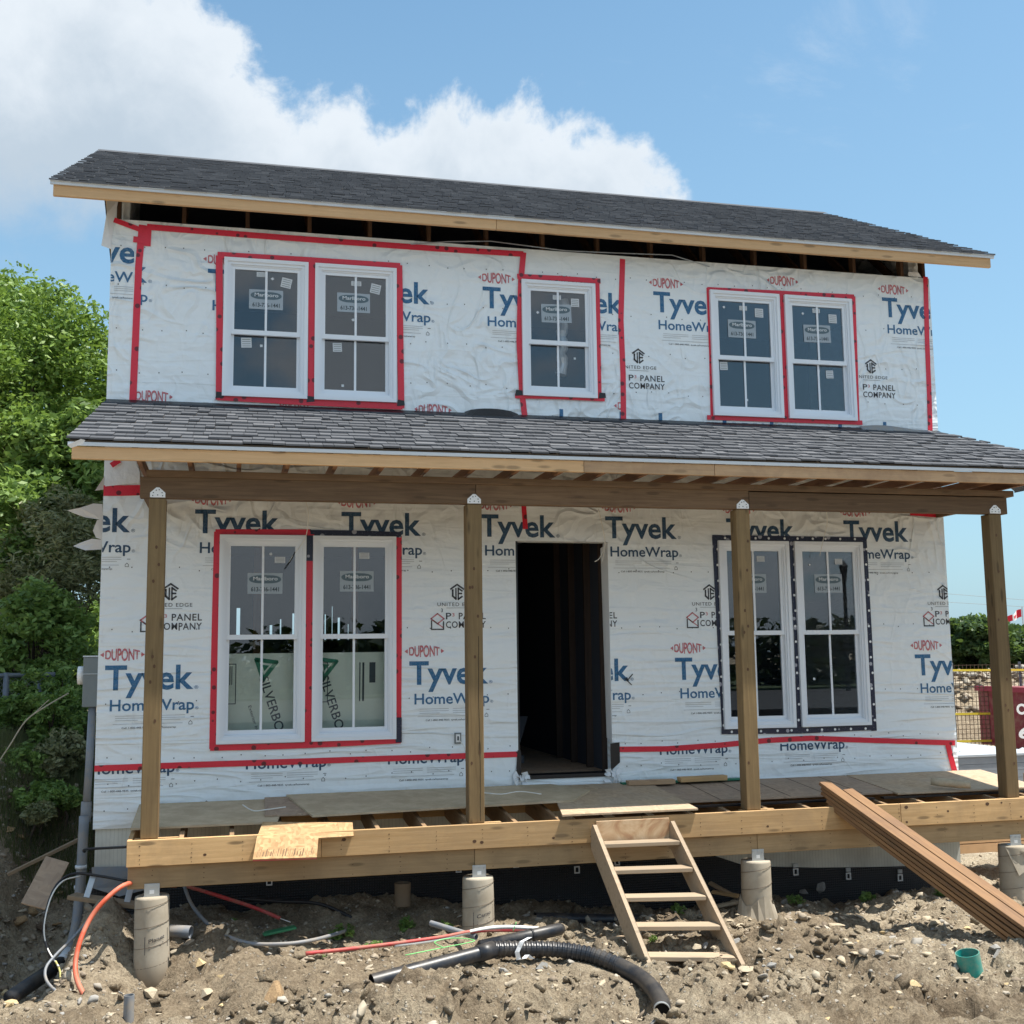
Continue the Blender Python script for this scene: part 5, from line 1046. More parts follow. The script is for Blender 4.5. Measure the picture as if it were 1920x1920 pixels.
# scraps
def scrap(px0, py0, px1, py1, y0, y1, w_, t_, m, lab, cat='board', nm='scrap_board', upv=(0, 0, 1)):
    o = plank(nm, V_(px0, py0, y0), V_(px1, py1, y1), w_, t_, m, None, upv=upv); tag(o, lab, cat); return o
scrap(14, 1640, 152, 1572, .3, .5, .05, .03, 'scrap_wood', 'long thin lath lying up the left bank behind the riser pipe', 'lath', 'lath')
scrap(62, 1700, 108, 1612, -.55, -.25, .21, .02, 'osb_brown', 'tilted strand board offcut at the far left in the trench', 'board', 'strand_board_offcut', (0, -.9, .4))
for i, (a, b_, c, d, y0, y1, w_, m, lab) in enumerate(((1330, 1655, 1385, 1685, -.4, -.6, .07, 'scrap_wood', 'grey scrap board leaning left of the third pier'), (1335, 1672, 1385, 1680, -.5, -.65, .08, 'treated', 'brown scrap board lying left of the third pier, middle of the heap'), (1340, 1700, 1388, 1690, -.7, -.8, .08, 'stone_tan', 'pale curved scrap lying at the foot of the third pier'),
        (1120, 1765, 1185, 1755, -1.9, -1.7, .05, 'step_wood', 'thin pale wood scrap left of the foot of the steps'), (1300, 1775, 1380, 1762, -1.9, -1.8, .04, 'scrap_wood', 'dark wood scrap on the ground under the steps'), (1770, 1722, 1840, 1727, -1.9, -1.7, .10, 'scrap_wood', 'short weathered board half buried under the leaning planks'), (1860, 1828, 1925, 1812, -3.2, -3.0, .08, 'treated_dark', 'dark splintered wood piece at the lower right edge'))):
    scrap(a, b_, c, d, y0, y1, w_, .025, m, lab)
# ================================================================ STONES AND GRAVEL
def rockmesh(seed, flat):
    r_ = random.Random(seed); b = bmesh.new(); bmesh.ops.create_icosphere(b, subdivisions=1, radius=1)
    for v in b.verts: v.co = Vector((v.co.x*r_.uniform(.7, 1.2), v.co.y*r_.uniform(.6, 1.1), v.co.z*flat*r_.uniform(.6, 1.2)))
    for _ in range(7):
        n = Vector((r_.uniform(-1, 1), r_.uniform(-1, 1), r_.uniform(-.6, 1))).normalized(); bmesh.ops.bisect_plane(b, geom=b.verts[:]+b.edges[:]+b.faces[:], plane_co=n*flat*.62 if abs(n.z) > .5 else n*.58, plane_no=n, clear_outer=True)
        ed = [x for x in b.edges if x.is_boundary]
        if ed: bmesh.ops.contextual_create(b, geom=ed)
    bmesh.ops.triangulate(b, faces=b.faces[:]); bmesh.ops.recalc_face_normals(b, faces=b.faces[:]); m = bpy.data.meshes.new('stone'); b.to_mesh(m); b.free(); return m
RM = [rockmesh(i, f) for i, f in enumerate((.28, .22, .5, .35, .65, .18, .4, .3))]
RV = [(np.array([tuple(v.co) for v in m.vertices]), np.array([tuple(p.vertices) for p in m.polygons])) for m in RM]
for m in RM: m.materials.append(MATS['stone'])
def gravel(name, n, xr, yr, s0, s1, seed, dens=None, flatten=1., matn='stone', lift=.0, pw=2.2):
    g = np.random.default_rng(seed); X_ = g.uniform(*xr, n); Y_ = g.uniform(*yr, n)
    if dens is not None: k = dens(X_, Y_) > g.random(n); X_, Y_ = X_[k], Y_[k]
    Z_ = H(X_, Y_); n = len(X_); sc = s0+(s1-s0)*g.random(n)**pw; VV = []; FF = []; k0 = 0
    for i in range(n):
        v, f = RV[g.integers(8)]; e = Euler((g.normal(0, .35), g.normal(0, .35), g.uniform(0, 6.28))).to_matrix(); q = (v*sc[i]) @ np.array(e).T; q[:, 2] *= flatten
        VV.append(q+(X_[i], Y_[i], Z_[i]+sc[i]*.1+lift)); FF.append(f+k0); k0 += len(v)
    me = bpy.data.meshes.new(name); npmesh(me, np.concatenate(VV), np.concatenate(FF)); me.materials.append(MATS[matn]); o = bpy.data.objects.new(name, me); link(o); o['kind'] = 'stuff'; return o
vis = lambda a, b: (pdist(a, b)[0] > .13)*.25+.75*ss(-.1, .35, fbm(a, b+3, 3, 1.4))
gravel('gravel', 9000, (-.6, 9.6), (-3.9, .0), .006, .035, 11, vis, pw=3)
gravel('gravel', 2600, (-.8, 9.6), (-3.9, -.6), .02, .075, 12, vis, pw=2.5)
gravel('flakes', 1100, (-.3, 9.5), (-3.9, -.9), .02, .075, 31, lambda a, b: (pdist(a, b)[0] > .15)*(.15+.85*ss(-.2, .3, fbm(a+2, b+8, 3, 1.2))), matn='stone_tan', pw=2.2, flatten=.45)
clodd = lambda a, b: (pdist(a, b)[0] > .17)*(ss(-.05, .3, fbm(a+5, b+1, 3, 1.1))*.8+.12)*(1-.5*ss(4.5, 6, a))
gravel('dirt_clods', 5200, (-.6, 9.4), (-3.9, -1.0), .015, .085, 21, clodd, matn='dirt', pw=2.0, flatten=1.3)
gravel('gravel', 1500, (-1.6, .0), (-1.4, 3.2), .012, .07, 13)
gravel('gravel', 1800, (8.8, 16), (-1.5, 8), .015, .06, 14)
gravel('mound_rubble', 5000, (15, 34), (14.2, 19), .04, .28, 15, pw=3)
LBL = {'flat': 'flat pale limestone fragment lying on the bare dirt', 'chunk': 'small angular stone lying on the bare dirt'}
def rock(px, py, wpx, mi, m, lab, grp=None, rot=None, tilt=(0, 0), asp=1., lift=.3, loc=None):
    p = onG(px, py) if loc is None else Vector(loc); d_ = (p-CAM).length; s = wpx/2/FOC*d_; me_ = RM[mi]
    if m != 'stone': 
        me_ = RM[mi].copy(); me_.materials.clear(); me_.materials.append(MATS[m])
    o = bpy.data.objects.new('stone', me_); M = Matrix.Translation(p+Vector((0, 0, s*.15*lift))) @ Euler((tilt[0], tilt[1], random.uniform(0, 6) if rot is None else rot)).to_matrix().to_4x4() @ Matrix.Diagonal((s, s*asp, s, 1))
    link(o, None, M); tag(o, lab, 'stone', grp); return o
rock(520, 1870, 62, 2, 'stone_brown', 'large brown slab of rock standing on edge at the bottom, left of centre', tilt=(1.25, .2), rot=.3, asp=1.3)
rock(1800, 1852, 40, 1, 'stone_yellow', 'round flat yellow stone below the teal pipe stub', rot=.2)
rock(283, 1862, 36, 4, 'stone_tan', 'tan angular stone just right of the upright grey pipe stub', rot=.6)
rock(385, 1862, 38, 2, 'stone_tan', 'pale wedge shaped stone at the foot of the leftmost pier', tilt=(.3, .3))
rock(375, 1805, 42, 3, 'stone_yellow', 'yellowish stone right of the leftmost pier', tilt=(.3, -.2))
rock(10, 1862, 30, 2, 'stone_yellow', 'yellow stone at the left edge of the photo by the black pipe'); rock(22, 1882, 26, 4, 'stone_yellow', 'small yellow stone below the black pipe at the left edge')
rock(1015, 1812, 40, 3, 'stone_grey', 'blue grey stone just below the ribbed black hose', asp=.8); rock(1110, 1765, 24, 0, 'stone_tan', 'pale stone between the ribbed hose and the steps')
rock(1365, 1812, 30, 4, 'stone_yellow', 'pale stone at the right foot of the steps'); rock(1398, 1818, 40, 5, 'stone_tan', 'long flat stone to the right of the steps foot'); rock(1300, 1805, 66, 3, 'stone_dark', 'dark jagged rock in front of the lowest tread', asp=.6, tilt=(.2, .2))
rock(1185, 1795, 32, 6, 'stone_tan', 'tall stone wedged under the left stringer foot', tilt=(.9, .3)); rock(1305, 1775, 26, 2, 'stone_tan', 'stone lying in the shade under the steps')
rock(1385, 1765, 62, 1, 'stone_grey', 'broad grey slab right of the steps', asp=.8); rock(1345, 1745, 34, 0, 'stone_tan', 'tan stone behind the steps, left of the third pier foot', asp=.6); rock(1440, 1740, 46, 0, 'stone_tan', 'tan flat stone at the foot of the third pier')
rock(1538, 1743, 30, 5, 'stone_yellow', 'oval tan stone midway between third pier and leaning planks'); rock(1722, 1722, 34, 3, 'stone_tan', 'pale stone under the leaning planks, left one'); rock(1755, 1730, 22, 4, 'stone_tan', 'pale stone under the leaning planks, right one')
rock(1655, 1715, 40, 0, 'stone_tan', 'low tan rock at the edge of the shade under the deck'); rock(1572, 1735, 36, 5, 'stone_tan', 'thin flat stone right of the oval tan stone')
rock(1540, 1662, 24, 4, 'stone_grey', 'rounded grey stone standing against the black membrane', tilt=(1.3, 0), loc=tuple(atY(1540, 1664, -.12))); rock(1508, 1668, 24, 2, 'stone_grey', 'squat grey stone beside the rounded one at the membrane', loc=tuple(atY(1508, 1672, -.12)))
rock(1718, 1845, 34, 0, 'stone_yellow', 'pale yellow flaky stone left of the round yellow stone'); rock(1868, 1865, 34, 5, 'stone_tan', 'long white flake right of the round yellow stone', asp=.4); rock(1890, 1848, 32, 5, 'stone_yellow', 'yellow flake at the right edge'); rock(1840, 1885, 36, 5, 'stone_tan', 'flat tan flake near the bottom right')
rock(1755, 1810, 32, 3, 'stone_tan', 'tan stone left of the teal pipe stub'); rock(1870, 1790, 46, 3, 'stone_grey', 'grey flat stone right of the teal pipe stub', asp=.5); rock(1445, 1812, 26, 4, 'stone_grey', 'grey stone low on the dirt, right of the steps'); rock(735, 1870, 44, 2, 'stone_brown', 'brown broken rock at the bottom of the photo under the black pipe mouth', tilt=(.5, .4)); rock(770, 1895, 40, 4, 'stone_yellow', 'yellowish clod at the bottom edge of the photo')
rock(645, 1745, 30, 3, 'stone_grey', 'grey stone by the end of the grey conduit'); rock(755, 1748, 34, 6, 'stone_tan', 'pale block like stone under the deck left of the second pier', tilt=(.1, 0)); rock(995, 1790, 22, 4, 'stone_grey', 'small grey stone below the silver tape tail')
rr = random.Random(77)
for i in range(110):
    px, py = rr.uniform(300, 1915), rr.uniform(1730, 1915)
    if 690 < px < 1260 and 1735 < py < 1850: continue
    rock(px, py, rr.uniform(9, 22), rr.randrange(8), rr.choice(('stone', 'stone', 'stone_tan', 'stone_grey', 'stone_yellow')), LBL['chunk'], 'small angular stones scattered on the dirt', tilt=(rr.uniform(-.4, .4), rr.uniform(-.4, .4)))
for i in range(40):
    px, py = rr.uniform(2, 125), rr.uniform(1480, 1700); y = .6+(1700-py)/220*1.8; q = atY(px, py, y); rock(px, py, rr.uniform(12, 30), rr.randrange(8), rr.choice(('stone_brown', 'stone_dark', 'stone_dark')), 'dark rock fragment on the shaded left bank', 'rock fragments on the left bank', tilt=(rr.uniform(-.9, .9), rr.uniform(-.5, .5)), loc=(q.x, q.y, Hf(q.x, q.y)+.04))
# ================================================================ PLANTS
def leaves(name, m, parent, n, cen, rad, size, seed, clumps=60, shell=.55, up_=.25, asp=.5, cr=.28, flat=0., ymax=None):
    g = np.random.default_rng(seed); cen = np.array(cen, float); rad = np.array(rad, float)
    d = g.normal(size=(clumps, 3)); d /= np.linalg.norm(d, axis=1)[:, None]; rr_ = (shell+(1-shell)*g.random(clumps)**.6)*(.8+.35*g.random(clumps)); cc = d*rr_[:, None]*rad
    w_ = g.random(clumps)+.3; ci = g.choice(clumps, n, p=w_/w_.sum()); cs_ = cr*(.6+.8*g.random(clumps))
    q = g.normal(size=(n, 3)); q /= np.linalg.norm(q, axis=1)[:, None]; q *= (g.random(n)**.45)[:, None]; q[:, 2] *= .75
    P = cen+cc[ci]+q*cs_[ci][:, None]*rad.mean()
    a = g.normal(size=(n, 3)); a[:, 2] *= .6; a /= np.linalg.norm(a, axis=1)[:, None]; b = g.normal(size=(n, 3)); b -= (b*a).sum(1)[:, None]*a; b /= np.linalg.norm(b, axis=1)[:, None]
    s = size*(.6+.8*g.random(n))[:, None]; A_ = a*s; B_ = b*s*asp
    V = np.stack([P-A_, P+B_*.9-A_*.1, P+A_, P-B_*.9-A_*.1], 1).reshape(-1, 3)
    if parent is not None: V = V-np.array(WL[parent.name].translation)
    F = np.arange(n*4).reshape(n, 4); me = bpy.data.meshes.new(name); npmesh(me, V, F); me.materials.append(MATS[m]); o = bpy.data.objects.new(name, me); link(o, parent, WL[parent.name].copy() if parent is not None else None); return o, cen+cc
def tree(name, base, cen, rad, n, size, m, label, cat, seed, trunk=.12, clumps=60, cr=.26, group=None, branches=14, shell=.5, asp=.5):
    t_ = empty(name, base, label, cat, group); o, cc = leaves('crown', m, t_, n, cen, rad, size, seed, clumps, cr=cr, shell=shell, asp=asp)
    r_ = random.Random(seed); mb = MB(); b0 = Vector(base); c = Vector(cen); tp0 = c+Vector((0, 0, rad[2]*.2)); mb.tube([b0-Vector((0, 0, .3)), b0.lerp(c, .4)+Vector((r_.uniform(-.1, .1), 0, 0)), c, tp0], [trunk, trunk*.8, trunk*.5, trunk*.2], 8)
    mb.build('trunk', 'bark', t_, smooth=True)
    for k in range(branches):
        e_ = Vector(cc[r_.randrange(len(cc))]); s_ = b0.lerp(tp0, r_.uniform(.3, .85)); md = s_.lerp(e_, .5)+Vector((r_.uniform(-.1, .1), r_.uniform(-.1, .1), .12)); mb = MB(); mb.tube([s_, md, e_], [trunk*.35, trunk*.22, trunk*.08], 5); mb.build('branch', 'bark', t_)
    return t_
c = atY(88, 800, 9); T1 = tree('leafy_tree', (c.x-.3, 9, -.1), (c.x, 9, c.z-.05), (1.85, 1.6, 2.35), 90000, .052, 'leaf_bright', 'tall bright green leafy tree at the left edge, rising above the porch roof', 'tree', 1, .16, 150, .27, shell=.35)
c = atY(10, 650, 11); tree('leafy_tree', (c.x-.6, 11, -.1), (c.x-.4, 11, c.z-.5), (1.5, 1.5, 2.0), 45000, .056, 'leaf_bright', 'leafy tree top cut by the left edge of the photo, behind the tallest one', 'tree', 2, .16, 100, .27, shell=.35)
c = atY(110, 930, 7.2); tree('bushy_tree', (c.x-.1, 7.4, -.1), (c.x, 7.4, c.z), (1.0, 1.0, 1.3), 15000, .07, 'leaf_mid', 'darker bushy tree between the tall tree and the wall corner', 'tree', 3, .08, 60, .26)
c = atY(90, 1080, 5.6); tree('willow_bush', (c.x, 5.8, .0), (c.x, 5.8, c.z+.1), (.85, .8, 1.15), 15000, .05, 'leaf_olive', 'greyish brown thin leaved bush behind the meter box', 'bush', 4, .05, 70, .3, asp=.3)
c = atY(10, 1050, 6); tree('willow_bush', (c.x-.2, 6.2, .0), (c.x, 6.2, c.z), (.6, .7, 1.3), 9000, .055, 'leaf_mid', 'green bush at the left edge below the tree', 'bush', 5, .05, 50, .3)
c = atY(60, 1230, 4.6); tree('bush', (c.x, 4.7, .1), (c.x, 4.7, c.z+.05), (.72, .6, .85), 12000, .05, 'leaf_mid', 'sunlit green bush above the chain link fence', 'bush', 6, .04, 60, .3)
c = atY(125, 1310, 3.6); tree('bush', (c.x, 3.7, .0), (c.x, 3.7, c.z-.1), (.38, .5, .62), 7000, .04, 'leaf_mid', 'dark green bush between the fence end and the meter box', 'bush', 7, .03, 40, .32)
c = atY(20, 1360, 2.7); tree('bush', (c.x, 2.8, .0), (c.x, 2.8, c.z-.1), (.42, .3, .42), 4500, .038, 'leaf_mid', 'leafy undergrowth in front of the chain link fence at the left edge', 'bush', 9, .02, 30, .32)
c = atY(62, 1300, 2.75); tree('bush', (c.x, 2.8, .0), (c.x, 2.8, c.z), (.30, .2, .26), 2600, .034, 'leaf_mid', 'leafy twigs hanging over the fence rail near the left edge', 'bush', 10, .02, 20, .34)
c = atY(70, 1400, 3.8); tree('bush', (c.x, 3.9, .0), (c.x, 3.9, c.z-.2), (.7, .5, .55), 7000, .045, 'leaf_olive', 'low dark undergrowth bush behind the fence posts', 'bush', 8, .03, 40, .32)
for i in range(5):
    c = atY(-30+i*45, 1180+(i % 2)*60, 9.5); tree('bush', (c.x, 10+i*.3, 0), (c.x, 10+i*.3, 1.0), (.9, .8, 1.6), 6000, .08, 'leaf_mid', 'dark bush deep behind the other bushes on the left', 'bush', 30+i, .05, 40, .3, group='bushes deep behind on the left', branches=5)
# behind the house, seen through gaps
for i, x in enumerate((1.2, 3.4, 5.6)):
    tree('bush', (x, 13+i, -1), (x, 13+i, .55), (1.6, .9, 1.4), 5000, .1, 'leaf_far', 'green bush behind the house, glimpsed through the left windows', 'bush', 50+i, .05, 40, .3, group='bushes glimpsed through the windows', branches=5)
# right background: hedge of bushes above the rubble mound
for i, (px, py) in enumerate(((1700, 1160), (1755, 1150), (1800, 1168), (1835, 1158), (1870, 1165), (1910, 1180), (1950, 1172), (1990, 1178))):
    y = 24+(i % 3)*1.5; c = atY(px, py+55, y); tree('hedge_bush', (c.x, y, .0), (c.x, y, c.z), (1.15, 1.0, .95+.1*(i % 2)), 7000, .13, 'leaf_far', 'green bush above the rubble mound, %s' % ('mostly hidden behind the house corner', 'nearest the right house corner', 'second visible from the house corner', 'just left of the rightmost post', 'behind the rightmost post', 'right of the rightmost post, below the flag', 'at the right edge below the flagpole', 'cut off beyond the right edge')[i], 'bush', 60+i, .06, 40, .34, group='bushes along the top of the rubble mound', branches=4)
def tuft(px, py, y, s, n, lab, m='leaf_mid', seed=0, nm='weed', cat='weed', grp=None):
    s *= .72; p = atY(px, py, y); z = Hf(p.x, y); t_ = empty(nm, (p.x, y, z), lab, cat, grp); leaves('foliage', m, t_, n, (p.x, y, z+s*.5), (s, s*.8, s*.6), s*.22, seed, 14, .3, cr=.5)
    mb = MB()
    for k in range(4): a = k*1.6+seed; mb.tube([(p.x, y, z-.02), (p.x+math.cos(a)*s*.4, y+math.sin(a)*s*.4, z+s*.7)], .003, 4)
    mb.build('stem', 'grass', t_)
for i, (px, py, y, s) in enumerate(((1625, 1700, -.75, .11), (1495, 1722, -.8, .10), (1272, 1722, -.9, .10), (642, 1738, -.9, .14), (760, 1728, -.8, .13), (600, 1790, -1.7, .07), (705, 1760, -1.3, .12), (840, 1735, -1.0, .09), (1765, 1680, -.9, .10), (1790, 1655, .3, .14), (1225, 1785, -2.0, .06), (435, 1690, -.6, .07))):
    tuft(px, py, y, s, 260, ('green weed in the shade between the third pier and the leaning planks', 'green weed just right of the third pier foot', 'green weed behind the lower treads of the steps', 'green weed at the end of the grey conduit', 'green weed below the short pale tube under the deck', 'tiny weed left of the red conduit end', 'low weed patch behind the red conduit', 'small weed left of the second pier', 'weed in the shade behind the leaning planks', 'weed on the gravel beyond the leaning planks', 'tiny weed under the steps above the lowest tread', 'tiny weed beside the red conduit under the deck')[i], seed=i, grp='weeds growing under and before the deck')
for i, (px, py, y, rx, rz, m) in enumerate(((45, 1440, 2.2, .36, .26, 'leaf_mid'), (118, 1425, 2.3, .24, .34, 'leaf_olive'), (0, 1500, 1.9, .25, .18, 'leaf_olive'), (100, 1350, 2.6, .3, .4, 'leaf_mid'), (40, 1500, 1.7, .22, .14, 'leaf_mid'), (112, 1490, 1.6, .16, .14, 'leaf_mid'), (10, 1440, 2.0, .2, .25, 'leaf_mid'), (75, 1525, 1.3, .12, .07, 'leaf_olive'))):
    c = atY(px, py, y); tree('undergrowth_bush', (c.x, y, Hf(c.x, y)), (c.x, y, c.z), (rx, .3, rz), 4200, .034, m, ('low green undergrowth below the fence at the left edge', 'brownish undergrowth beside the riser pipe', 'brown dry undergrowth at the left edge above the rocky bank', 'dark leafy undergrowth left of the meter box pole', 'low green plants creeping down the rocky bank at the left', 'small green plants on the bank close to the riser pipe', 'green undergrowth at the left edge below the pale branch', 'tiny dry plant low on the rocky bank')[i], 'bush', 120+i, .02, 30, .34, branches=5)
# dry grass on the left bank
g = np.random.default_rng(5); n = 22000; gx_ = g.uniform(-2.2, -.05, n); gy_ = g.uniform(1.0, 4.0, n); gz_ = H(gx_, gy_); hh = .07+.16*g.random(n); ang = g.uniform(0, 6.28, n); lx = np.cos(ang)*.05; ly = np.sin(ang)*.05
P0 = np.stack([gx_-.003, gy_, gz_-.02], 1); P1 = np.stack([gx_+.004, gy_, gz_-.02], 1); P2 = np.stack([gx_+lx, gy_+ly, gz_+hh], 1); me = bpy.data.meshes.new('grass'); npmesh(me, np.stack([P0, P1, P2], 1).reshape(-1, 3), np.arange(n*3).reshape(n, 3)); me.materials.append(MATS['grass']); o = bpy.data.objects.new('grass', me); link(o); o['kind'] = 'stuff'
cable('bare_branch', [V_(-10, 1440, 1.6), V_(18, 1398, 1.7), V_(48, 1352, 1.8), V_(85, 1325, 1.9), V_(128, 1300, 2.2)], .008, 'stone_tan', 'long pale bare branch slanting up before the fence at the left edge', 'branch', 6)
cable('bare_branch', [V_(48, 1352, 1.82), V_(70, 1332, 1.9), V_(92, 1312, 2.0)], .005, 'stone_tan', 'thin fork of the pale bare branch before the fence', 'branch', 5)
# chain link fence on the left bank
fe = empty('chain_link_fence', (-1.2, 3, 0), 'grey chain link fence nearly hidden in bushes at the left edge', 'fence')
fz = 1.28; MB().tube([(-3.2, 3.0, fz), (-.78, 3.0, fz+.02)], .028, 10).build('top_rail', 'fence_metal', fe, smooth=True)
for x in (-2.4, -1.30, -.93): MB().tube([(x, 3.0, -.3), (x, 3.0, fz+.05)], .035, 10).build('fence_post', 'fence_metal', fe, smooth=True)
mb = MB(); st = .07; x = -3.2
while x < -.8+1.3:
    for s in (1, -1):
        z0_, z1_ = -.1, fz; xa = x; xb = x+s*(z1_-z0_)
        pts2 = [(xa, z0_), (xb, z1_)]
        lo_, hi_ = -3.2, -.8
        (xa_, za_), (xb_, zb_) = pts2
        t0, t1 = 0., 1.; dxx = xb_-xa_
        ta, tb = sorted(((lo_-xa_)/dxx, (hi_-xa_)/dxx)); t0, t1 = max(0, ta), min(1, tb)
        if t1 > t0: mb.beam((xa_+dxx*t0, 3.03+s*.002, za_+(zb_-za_)*t0), (xa_+dxx*t1, 3.03+s*.002, za_+(zb_-za_)*t1), .004, .004)
    x += st
mb.build('wire_mesh', 'fence_metal', fe)
# ================================================================ RIGHT BACKGROUND
du = empty('dumpster', (20, 12.8, -.95), 'dark red steel dumpster with white characters behind the rightmost post', 'dumpster'); DXa = atY(1834, 1300, 14).x; dz0 = -.85; dz1 = .55
MB().box(DXa, DXa+6, 12, 14, dz0, dz1).build('body', 'crimson', du); MB().box(DXa-.08, DXa+6.1, 11.92, 12.02, dz1-.10, dz1+.02).build('top_rim', 'crimson_edge', du); MB().box(DXa-.1, DXa-.02, 11.9, 14, dz1-.10, dz1+.02).build('top_rim', 'crimson_edge', du)
for k in range(7): MB().box(DXa+.05+k*.62, DXa+.15+k*.62, 11.90, 11.998, dz0, dz1-.10).build('rib', 'crimson', du)
for zz_ in (.1, -.5): MB().box(DXa-.17, DXa-.005, 12.1, 12.25, zz_-.14, zz_+.10).build('hinge', 'crimson', du)
MB().box(DXa+.7, DXa+5.6, 12.2, 13.8, -1.1, dz0).build('skid', 'crimson', du)
MB().add([(DXa-.02, 12.0, dz0+.02), (DXa+1.3, 12.0, dz0-.28), (DXa+6, 12.0, dz0-.28), (DXa+6, 12, dz0)], [(0, 1, 2, 3)]).build('belly_plate', 'crimson', du)
mb = MB()
for ch, px, py in (('O', 1908, 1325), ('6', 1912, 1370)):
    a = atY(px, py+14, 11.88); v, f = T2(ch, a.x-.02, a.x+.26, a.z, .22, .04); mb.add([(p[0], 11.884, p[2]) for p in v], f)
mb.build('painted_lettering', 'flag_white', du)
MB().box(DXa+.93, DXa+.99, 11.95, 11.999, .38, .46).build('reflector', 'flag_white', du)
# safety fence: wire mesh panel with yellow tape in front of the mound
sf = empty('wire_fence', (22, 13.8, -.9), 'brown wire mesh site fence with yellow tape before the rubble mound', 'fence')
xs0, xs1 = atY(1770, 1300, 13.6).x, atY(1960, 1300, 13.6).x+1
for zz_ in (.95, -.1, -.75): plank('yellow_tape', (xs0, 13.58, zz_+.02), (xs1, 13.58, zz_-.02), .008, .05, 'yellow_tape', sf, upv=(0, 0, 1), bevel=0)
mb = MB(); x = xs0
while x < xs1: mb.box(x, x+.012, 13.6, 13.608, -.9, 1.1); x += .11
z = -.9
while z < 1.1: mb.box(xs0, xs1, 13.609, 13.617, z, z+.012); z += .11
mb.build('wire_mesh', 'stone_dark', sf)
for k in range(4): MB().tube([(xs0+.3+k*1.9, 13.66, -1.0), (xs0+.3+k*1.9, 13.66, 1.15)], .03, 8).build('fence_post', 'fence_metal', sf)
# flag
fp = atY(1917, 1150, 40); fl = empty('flag', (fp.x, 40, 0), 'red and white maple leaf flag flying beyond the bushes at the right edge', 'flag'); MB().tube([(fp.x, 40, -1), (fp.x, 40, fp.z+.35)], .03, 8).build('flagpole', 'galv', fl)
def fpt(u, v_): return (fp.x-.06-u*.82, 40+.10*math.sin(u*7), fp.z+.22-v_*.42*(1-.3*u)-u*.40+.03*math.sin(u*9+v_))
for a, b_, m in ((0, .27, 'flag_red'), (.27, .73, 'flag_white'), (.73, 1, 'flag_red')):
    mb = MB(); N = 6
    for i in range(N):
        u0, u1 = a+(b_-a)*i/N, a+(b_-a)*(i+1)/N; q = [fpt(u0, 1), fpt(u1, 1), fpt(u1, 0), fpt(u0, 0)]; mb.add(q+[(p[0], p[1]+.012, p[2]) for p in q], [(0, 1, 2, 3), (7, 6, 5, 4), (0, 4, 5, 1), (3, 2, 6, 7)])
    mb.build('flag_cloth', m, fl)
mb = MB(); lf = [(0, .30), (.06, .2), (.12, .24), (.10, .1), (.22, .16), (.30, .05), (.12, -.14), (.02, -.13), (.02, -.28), (-.02, -.28), (-.02, -.13), (-.12, -.14), (-.30, .05), (-.22, .16), (-.10, .1), (-.12, .24), (-.06, .2)]
mb.add([tuple(Vector(fpt(.5+a*.6, .5-b_*1.1))+Vector((0, -.02, 0))) for a, b_ in lf], [tuple(range(len(lf)))]); mb.build('leaf_emblem', 'flag_red', fl)
# pallet of siding under a white sheet, tarp, lumber
ps = empty('siding_stack', (11.2, 2.9, -.9), 'stack of grey siding panels topped with a white sheet, right of the house', 'siding stack')
a = atY(1797, 1425, 3); 
for k in range(6): MB().box(a.x, a.x+1.35, 3.0, 5.2, -.62+k*.098, -.62+k*.098+.094).build('siding_panel', 'siding_stack', ps)
MB().box(a.x-.02, a.x+1.40, 2.98, 5.25, -.03, .0).build('cover_sheet', 'tarp', ps); MB().box(a.x+.1, a.x+1.2, 3.1, 5.1, -.95, -.63).build('pallet', 'scrap_wood', ps)
p = atY(1905, 1440, 3.4); b = bmesh.new(); bmesh.ops.create_icosphere(b, subdivisions=4, radius=1); rr = random.Random(3)
for v in b.verts: n_ = math.sin(v.co.x*7)*math.cos(v.co.y*5+v.co.z*6)*.10+math.sin(v.co.z*13+v.co.x*9)*.05; v.co = v.co*(1+n_)
me = bpy.data.meshes.new('tarp'); b.to_mesh(me); b.free(); me.materials.append(MATS['tarp']); me.polygons.foreach_set('use_smooth', [True]*len(me.polygons)); o = bpy.data.objects.new('tarp_bundle', me); link(o, None, Matrix.Translation((p.x+.25, 3.6, p.z-.35)) @ Matrix.Diagonal((.42, .5, .55, 1))); tag(o, 'crumpled white tarp bundle behind the rightmost post', 'tarp')
q = atY(1820, 1475, 2.2); cable('green_strap', [atY(1798, 1410, 3.5), atY(1815, 1425, 3.4), atY(1835, 1440, 3.2)], .02, 'green_plastic', 'green strap hanging by the white cover sheet', 'strap', 6)
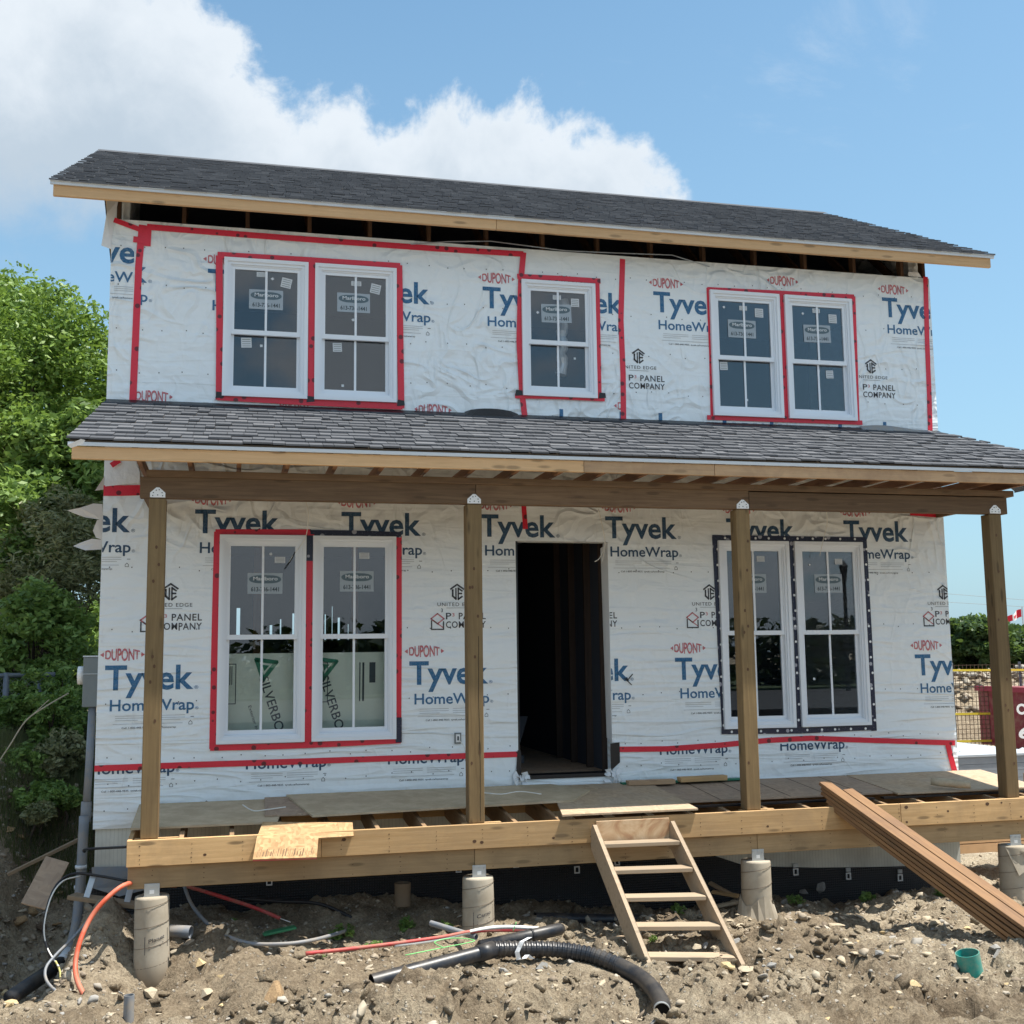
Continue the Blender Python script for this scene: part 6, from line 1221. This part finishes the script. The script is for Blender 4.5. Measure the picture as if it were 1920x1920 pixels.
for k in range(3):
    z0_ = -.86+k*.11; a = atY(1768, 1600, .9)
    for j in range(2): o = MB().box(a.x+.38*j*0, a.x+2.2, .6+j*.30, .88+j*.30, z0_, z0_+.10).build('lumber', 'orange_lumber'); tag(o, '%s pale orange timber of the stack beyond the deck, %s row' % (('lowest', 'middle', 'topmost')[k], ('front', 'rear')[j]), 'timber', 'pale timbers stacked beyond the right end of the deck')
a = atY(1795, 1595, .55); o = MB().box(a.x-.03, a.x+.03, .54, .56, -.88, -.5).build('blue_strap', 'sticker_ink'); tag(o, 'dark blue strap round the pale timber stack', 'strap')
# utility wires in the sky at right
for k, (y0, y1) in enumerate(((1112, 1128), (1128, 1140))):
    a = atY(1760, y0, 60); b_ = atY(1960, y1, 60); cable('utility_wire', [a-(b_-a)*1.0, a, b_, b_+(b_-a)], .012, 'grey_pipe', 'thin %s overhead wire in the sky beside the rightmost post' % ('upper', 'lower')[k], 'wire', 4, 2)
# what the windows reflect: a street lamp and trees across the street, behind the camera
lp = atY(1583, 1078, 25); L0 = Vector((lp.x, -25, 0)); lt = lp.z
sl = empty('street_lamp', (L0.x, -25, Hf(L0.x, -25)), 'black street lamp across the street, seen only reflected in the rightmost ground floor window', 'street lamp')
MB().tube([(L0.x, -25, Hf(L0.x, -25)), (L0.x, -25, lt-.3)], [.09, .06], 10).build('pole', 'lamp_black', sl); mb = MB(); mb.tube([(L0.x, -25, lt-.3), (L0.x, -25, lt-.2), (L0.x, -25, lt+.25), (L0.x, -25, lt+.3), (L0.x, -25, lt+.5)], [.06, .09, .14, .17, .02], 8); mb.build('lantern', 'lamp_black', sl)
tag(MB().box(-120, 160, -27, -14, -.4, .12).build('unseen_road', 'asphalt'), kind='structure'); tag(MB().box(-120, 160, -60, -27.05, -.4, .20).build('unseen_lawn', 'unseen_lawn'), kind='structure')  # unseen road and grass added to darken the ground reflected in the windows
for i in range(9):
    x = -14+i*6.5+rr.uniform(-1, 1); y = -32+rr.uniform(-2, 2); hgt = 1.25+rr.uniform(0, .5); tree('street_tree', (x, y, Hf(x, y)), (x, y, hgt*.75-.1), (4.0, 2.0, hgt), 5000, .22, 'leaf_street', 'dark tree across the street behind the camera, seen only in window reflections', 'tree', 90+i, .2, 40, .34, group='trees across the street', branches=3)
me = None
